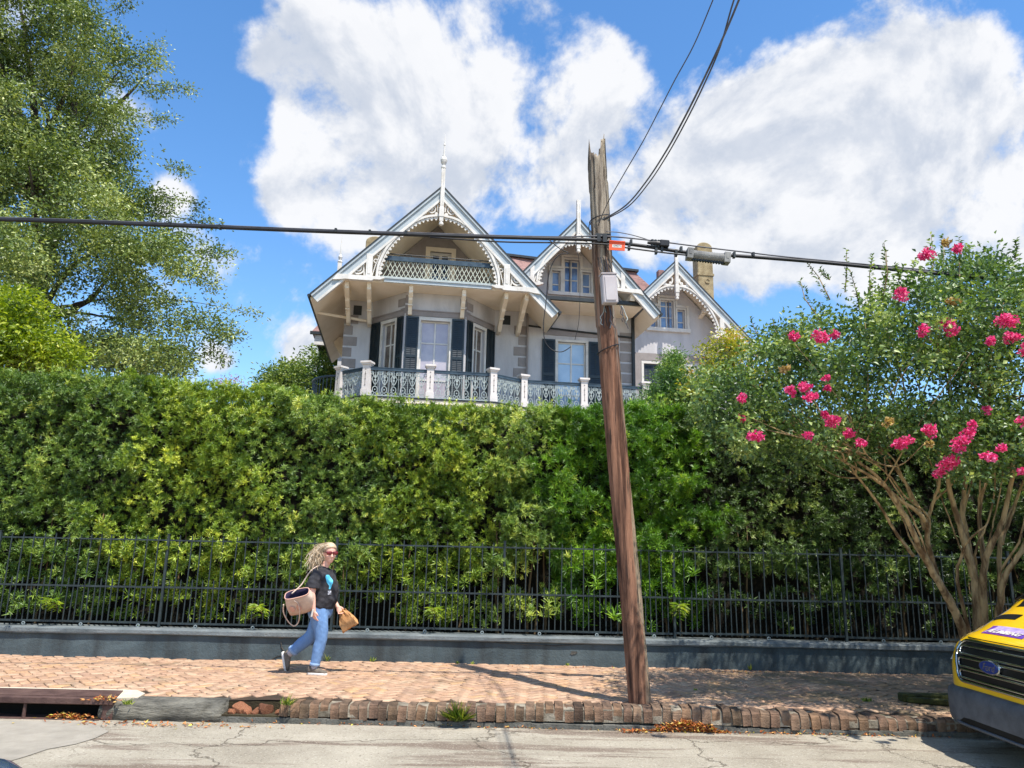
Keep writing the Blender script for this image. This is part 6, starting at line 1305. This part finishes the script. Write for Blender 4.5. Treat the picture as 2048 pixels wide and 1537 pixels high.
# bumper with air intake
bp_ = hull([(-.105, .42, .30, .50, .45), (-.10, .60, .27, .58, .4), (-.07, .76, .25, .615, .36), (-.01, .88, .25, .625, .34), (.06, .955, .25, .63, .33), (.16, 1.015, .25, .63, .32), (.34, 1.035, .26, .60, .32), (.55, 1.035, .30, .52, .34)], 48).build('bumper', dkp_m, van, True)
def bump_x(y): return -.112 + .34 * max(0, (abs(y) - .40) / .6) ** 2.2
V = []
for i in range(17):
    y = -.62 + 1.24 * i / 16
    for z in (.30, .43): V.append((bump_x(y) - .004 + (.03 if z > .4 else .0), y, z))
MB().add(V, [(2 * i, 2 * i + 2, 2 * i + 3, 2 * i + 1) for i in range(16)]).build('air_intake', blkp_m, bp_, True)
MB().tube([(bump_x(y) - .006, y, .285) for y in np.linspace(-.66, .66, 15)], .014, 6).build('lower_lip', dkp_m, bp_, True)
for s in (-1, 1): MB().tube([(bump_x(s * .8) - .0, s * .80, .5), (bump_x(s * .83) + .01, s * .83, .4), (bump_x(s * .8), s * .8, .31)], .008, 6).build('bumper_seam', blkp_m, bp_)
MB().tube([(nose_x(y, 1.085) - .0, y, 1.085) for y in np.linspace(-.6, .6, 17)], .005, 5).build('bonnet_seam', blkp_m, van)
for s in (-1, 1): MB().tube([(x, s * .80, surf_z(ST, x, .80) + .001) for x in np.linspace(.12, .7, 12)], .005, 5).build('bonnet_seam', blkp_m, van)
# headlights wrap round the corners
hl_m = glass('headlight_lens', (170, 178, 184), (206, 212, 216), 9)
for s in (-1, 1):
    V = []; 
    for i in range(9):
        t = i / 8; x = .02 + .42 * t; hw, zb, zt, e = interp_st(ST, x)
        for z in (.84 + .12 * t, 1.02 + .16 * t):
            zc = zb + (zt - zb) * .42; sn = min(1, max(0, (z - zc) / (zt - zc))) ** (1 / e); V.append((x - .012, s * (hw * math.sqrt(max(0, 1 - sn * sn)) ** e + .012), z))
    MB().add(V, [(2 * i, 2 * i + 2, 2 * i + 3, 2 * i + 1) for i in range(8)]).build('headlight', hl_m, van, True)
# bonnet: vent, decal, windscreen, wipers
def hood_patch(x0, x1, y0, y1, m, name, parent, off=.005, shear=0.0, nx=8, ny=8, st=ST):
    V = []
    for i in range(nx + 1):
        for j in range(ny + 1):
            x = x0 + (x1 - x0) * i / nx; y = y0 + (y1 - y0) * j / ny + shear * (i / nx - .5); V.append((x, y, surf_z(st, x, y) + off))
    return MB().add(V, [(i * (ny + 1) + j, i * (ny + 1) + j + 1, (i + 1) * (ny + 1) + j + 1, (i + 1) * (ny + 1) + j) for i in range(nx) for j in range(ny)]).build(name, m, parent, True)
hood_patch(.47, .56, .40, .78, blkp_m, 'bonnet_vent', van); hood_patch(.47, .56, -.78, -.40, blkp_m, 'bonnet_vent', van)
pur_m = mat('purple_decal', (120, 52, 150), (96, 60, 160), rough=.4, scale=5); lav_m = mat('lavender_decal', (190, 170, 214), (150, 130, 196), rough=.4, scale=14)
dc = hood_patch(.17, .34, -.10, .52, pur_m, 'decal', van, .004, .06); hood_patch(.255, .335, -.04, .46, lav_m, 'decal_band', dc, .007, .0)
def hood_text(s, size, m, x, yc, parent):
    o = text(s, size, m, parent, (0, 0, 0), (0, 0, 0), shear=.25, bold=.004); me = o.data
    for v in me.vertices: X = x + v.co.y * .8; Y = yc - v.co.x; v.co = (X, Y, surf_z(ST, X, Y) + .010 + (.001 if v.co.z > 0 else 0))
    return o
hood_text('PLUMBING', .105, white_m, .215, .21, dc)
ws = hood_patch(.80, 1.72, -.88, .88, glass('windscreen', (30, 44, 48), (70, 92, 96), 1.6), 'windscreen', van, .006, 0, 14, 14)
hood_patch(.70, .80, -.92, .92, blkp_m, 'cowl', van, .006)
for a, b in ((.82, .25), (.05, -.55)): MB().tube([(.78, a, surf_z(ST, .78, a) + .03), (.95, (a + b) / 2, surf_z(ST, .95, (a + b) / 2) + .03), (.92, b, surf_z(ST, .92, b) + .03)], .012, 5).build('wiper', blkp_m, van)
for s in (-1, 1):
    wheel(van, .88, s * .9, .35); wheel(van, 4.5, s * .9, .35)
    MB().box(1.42, 1.58, s * 1.2 - .1, s * 1.2 + .1, 1.45, 1.8).build('mirror', blkp_m, van, bevel=.03); MB().bar((1.52, s * 1.0, 1.55), (1.5, s * 1.14, 1.55), .06, .06).build('mirror_arm', blkp_m, van)
    MB().prism([(1.45, 1.5), (1.75, 1.95), (2.5, 2.02), (2.5, 1.5)], 'y', *sorted((s * 1.012, s * 1.03))).build('side_window', g_dark, van); MB().tube([(2.6, s * 1.034, .5), (2.6, s * 1.034, 2.2)], .008, 5).build('door_seam', blkp_m, van)
    MB().lathe([(.44, -.012), (.44, .012), (.40, .014)], 0, 0, 28).T(Matrix.Translation((.88, s * 1.022, .36)) @ Matrix.Rotation(R(90), 4, 'X')).build('wheel_arch', blkp_m, van)
# ---- corner of a dark blue car on the near side
ca_m = mat('blue_car_paint', (44, 62, 98), (52, 72, 110), rough=.25, spec=.6, coat=.8)
CS = [(0, .40, .42, .62, .5), (-.04, .62, .3, .76, .45), (-.12, .76, .22, .84, .42), (-.3, .84, .2, .90, .42), (-.8, .87, .2, .96, .42), (-1.25, .88, .2, 1.02, .42), (-1.7, .87, .2, 1.30, .42), (-2.1, .86, .2, 1.44, .4), (-3.0, .86, .2, 1.44, .4), (-3.6, .87, .2, 1.18, .42), (-4.2, .86, .22, 1.02, .42), (-4.45, .76, .3, .9, .45)]
cp = AY(55, 1537, 2.3)
car = empty('blue_car', (-2.0, 3.08, RZ), label='corner of a dark blue car bonnet at the lower left edge', cat='car')
fine = []
for a, b in zip(CS[:-1], CS[1:]):
    for t in (0, .5): fine.append(tuple(p + (q - p) * t for p, q in zip(a, b)))
fine.append(CS[-1]); hull(fine, 40).build('body', ca_m, car, True)
for x in (-.85, -3.55):
    for s in (-1, 1): wheel(car, x, s * .78, .31, .2)
V = []
for i in range(9):
    for j in range(9):
        x = -1.3 - .7 * i / 8; y = -.66 + 1.32 * j / 8; hw, zb, zt, e = interp_st(CS[::-1], x); zc = zb + (zt - zb) * .42; c = min(abs(y) / hw, 1) ** (1 / e); V.append((x, y, zc + (zt - zc) * math.sqrt(max(0, 1 - c * c)) ** e + .006))
MB().add(V, [(i * 9 + j, i * 9 + j + 1, i * 9 + j + 10, i * 9 + j + 9) for i in range(8) for j in range(8)]).build('windscreen', g_dark, car, True)
for s in (-1, 1): MB().box(-.2, -.06, s * .62 - .1, s * .62 + .1, .62, .72).build('headlight', hl_m, car, bevel=.02)

# ================================================================== litter, weeds and small things on the ground
dry = leafmat('dry_leaf', [(0, (120, 60, 30)), (.4, (190, 110, 60)), (.75, (222, 168, 110)), (1, (206, 200, 90))], trans=.2, rough=.7, spec=.2)
def litter(name, u, v_, rx, ry, n, h, label, z0=RZ, L=.05):
    c = AZ(u, v_, z0); a = rng.normal(size=(n, 2)) * [rx, ry]; r2 = (a[:, 0] / (2 * rx)) ** 2 + (a[:, 1] / (2 * ry)) ** 2
    z = z0 + .008 + np.maximum(0, h * (1 - r2)) * rng.random(n); P = np.stack([a[:, 0], np.minimum(a[:, 1], KY - .02 - c[1] if z0 == RZ else 9), z - 0], 1)
    D = rand_dirs(n) * [1, 1, .35]; o = link(name, leaf_mesh(name, P, D, np.array([0, 0, 1]) + rng.normal(0, .35, (n, 3)), rng.uniform(.6, 1.3, n) * L, rng.uniform(.5, 1.1, n) * L * .5, rng.random(n), fold=.3, droop=-.1), dry, None, kind='stuff'); o.location = (c[0], c[1], 0); o['label'] = label; o['category'] = 'leaves'
litter('leaf_litter', 1366, 1457, .20, .075, 950, .11, 'heap of dry orange leaves against the kerb right of the pole')
litter('leaf_litter', 1270, 1466, .10, .025, 70, .02, 'thin trail of dry leaves left of the leaf heap')
litter('leaf_litter', 150, 1437, .16, .05, 170, .06, 'dry leaves caught at the mouth of the storm drain')
litter('leaf_litter', 320, 1452, .55, .035, 150, .012, 'scattered dry leaves in the gutter below the grey kerb stone')
litter('leaf_litter', 900, 1452, 1.4, .03, 130, .01, 'sparse dry leaves along the gutter in the middle', L=.04)
litter('leaf_litter', 1650, 1470, .8, .05, 160, .012, 'sparse dry leaves in the shaded gutter near the van', L=.04)
litter('leaf_litter', 205, 1402, .10, .05, 60, .03, 'dry leaves on the pavement beside the drain lid', z0=.0)
litter('leaf_litter', 1400, 1343, 1.3, .03, 160, .012, 'dry leaves along the foot of the garden wall', z0=.0, L=.04)
gr_m = leafmat('weed_leaf', [(0, (66, 92, 28)), (.5, (120, 142, 44)), (1, (190, 190, 84))], trans=.35)
def weed(name, p, n, h, spread, label, wd=.007):
    a = rng.uniform(0, 6.28, n); lean = rng.uniform(.15, spread, n); D = np.stack([np.cos(a) * lean, np.sin(a) * lean * .8 - .08, np.ones(n)], 1); B = rng.normal(0, .018 if n > 20 else .005, (n, 3)) * [1.6, .8, 0]
    o = link(name, leaf_mesh(name, B, D, np.stack([-np.sin(a) * .2, np.cos(a) * .2 - .5, np.full(n, .2)], 1) + unit(D) * .01, h * rng.uniform(.5, 1.1, n), wd, rng.random(n), droop=.35, wpos=.4), gr_m, None); o.location = tuple(p); return props(o, label, 'weed', 'weeds along the kerb and wall')
weed('grass_tuft', AY(915, 1443, KY - .03), 240, .21, 2.2, 'big grass tuft growing out of the kerb face in the middle', .010)
WD = [(655, 1318, 10, .12, 'sprig of grass at the wall foot just right of the woman'), (745, 1320, 10, .10, 'small grass sprig at the wall foot further right of the woman'), (915, 1325, 14, .05, 'low clover patch at the wall foot left of the pole shadow'), (945, 1326, 14, .05, 'low clover patch at the wall foot where the pole shadow lands'), (1135, 1329, 16, .06, 'bright weed patch at the wall foot below the broken stucco'), (1500, 1340, 14, .09, 'weed at the shaded wall foot left of the tree')]
for u, v_, n, h, lb in WD: q = AY(u, v_, WY - .02); weed('weed', (q[0], WY - .03, 0.0), n, h, 1.1, lb, .012)
for u, v_, n, h, lb in ((730, 1407, 30, .12, 'x'),): pass
for u, v_, n, h, lb in ((255, 1408, 40, .07, 'weedy patch between the drain lid and the kerb stone'), (575, 1410, 34, .12, 'tall weeds in the kerb gap beside the brick kerb'), (1390, 1381, 16, .05, 'tiny weed in the shaded brick paving right of the pole'), (1735, 1402, 60, .06, 'moss and weeds in the paving left of the mossy beam')): q = AZ(u, v_, 0); weed('weed', (q[0], q[1], -.01), n, h, 1.4, lb, .010)
moss_m = mat('mossy_timber', (44, 46, 22), (82, 84, 40), rough=1, scale=6, bump=1.2, bscale=18)
a = AZ(1800, 1392, .05); b = AZ(1960, 1392, .05)
pl = MB(); pl.bar((a[0], a[1], .035), (b[0] + .8, a[1] + .02, .035), .14, .09); pl.build('mossy_beam', moss_m, None, bevel=.015, label='mossy old timber edging the tree pit beside the van', cat='timber')
pl = MB(); pl.bar((a[0] + .05, a[1] - .05, .02), (b[0] + .55, KY + .32, .02), .11, .06); pl.build('mossy_beam', moss_m, None, bevel=.012, label='lower mossy plank slanting towards the kerb beside the van', cat='timber')
# young fronds reaching out between the pickets over the wall cap
fr_m = leafmat('frond_leaf', [(0, (70, 104, 34)), (.5, (120, 150, 44)), (1, (190, 200, 80))], trans=.35)
for u, v_, lb in ((98, 1222, 'pale palm like frond poking through the fence at the far left'), (515, 1235, 'narrow leaved sprig leaning out over the wall left of the woman'), (868, 1240, 'drooping sprig leaning over the wall cap in the middle'), (1365, 1232, 'pale frond poking through the fence right of the pole')):
    p = AY(u, v_, WY - .06); n = 44; t = np.linspace(.15, 1, n); st = np.stack([rng.normal(.0, .012, n) - .04 * t, .30 - .34 * t, -.10 + .26 * np.sin(t * 2.2)], 1); s = np.where(np.arange(n) % 2, 1, -1)
    D = np.stack([s * .9 + rng.normal(0, .2, n), np.full(n, -.45), rng.normal(.05, .25, n)], 1)
    fo = empty('frond', (p[0], p[1], p[2]), label=lb, cat='frond', group='fronds poking through the fence'); link('leaflets', leaf_mesh('leaflets', st, D, np.array([0, -.2, 1]) + rng.normal(0, .2, (n, 3)), .17 * np.sin(t * 2.6 + .3), .016, np.clip(rng.normal(.6, .2, n), 0, 1), droop=.3), fr_m, fo); MB().tube([tuple(q) for q in st[::4]], .005, 5).build('stalk', bark_m, fo)
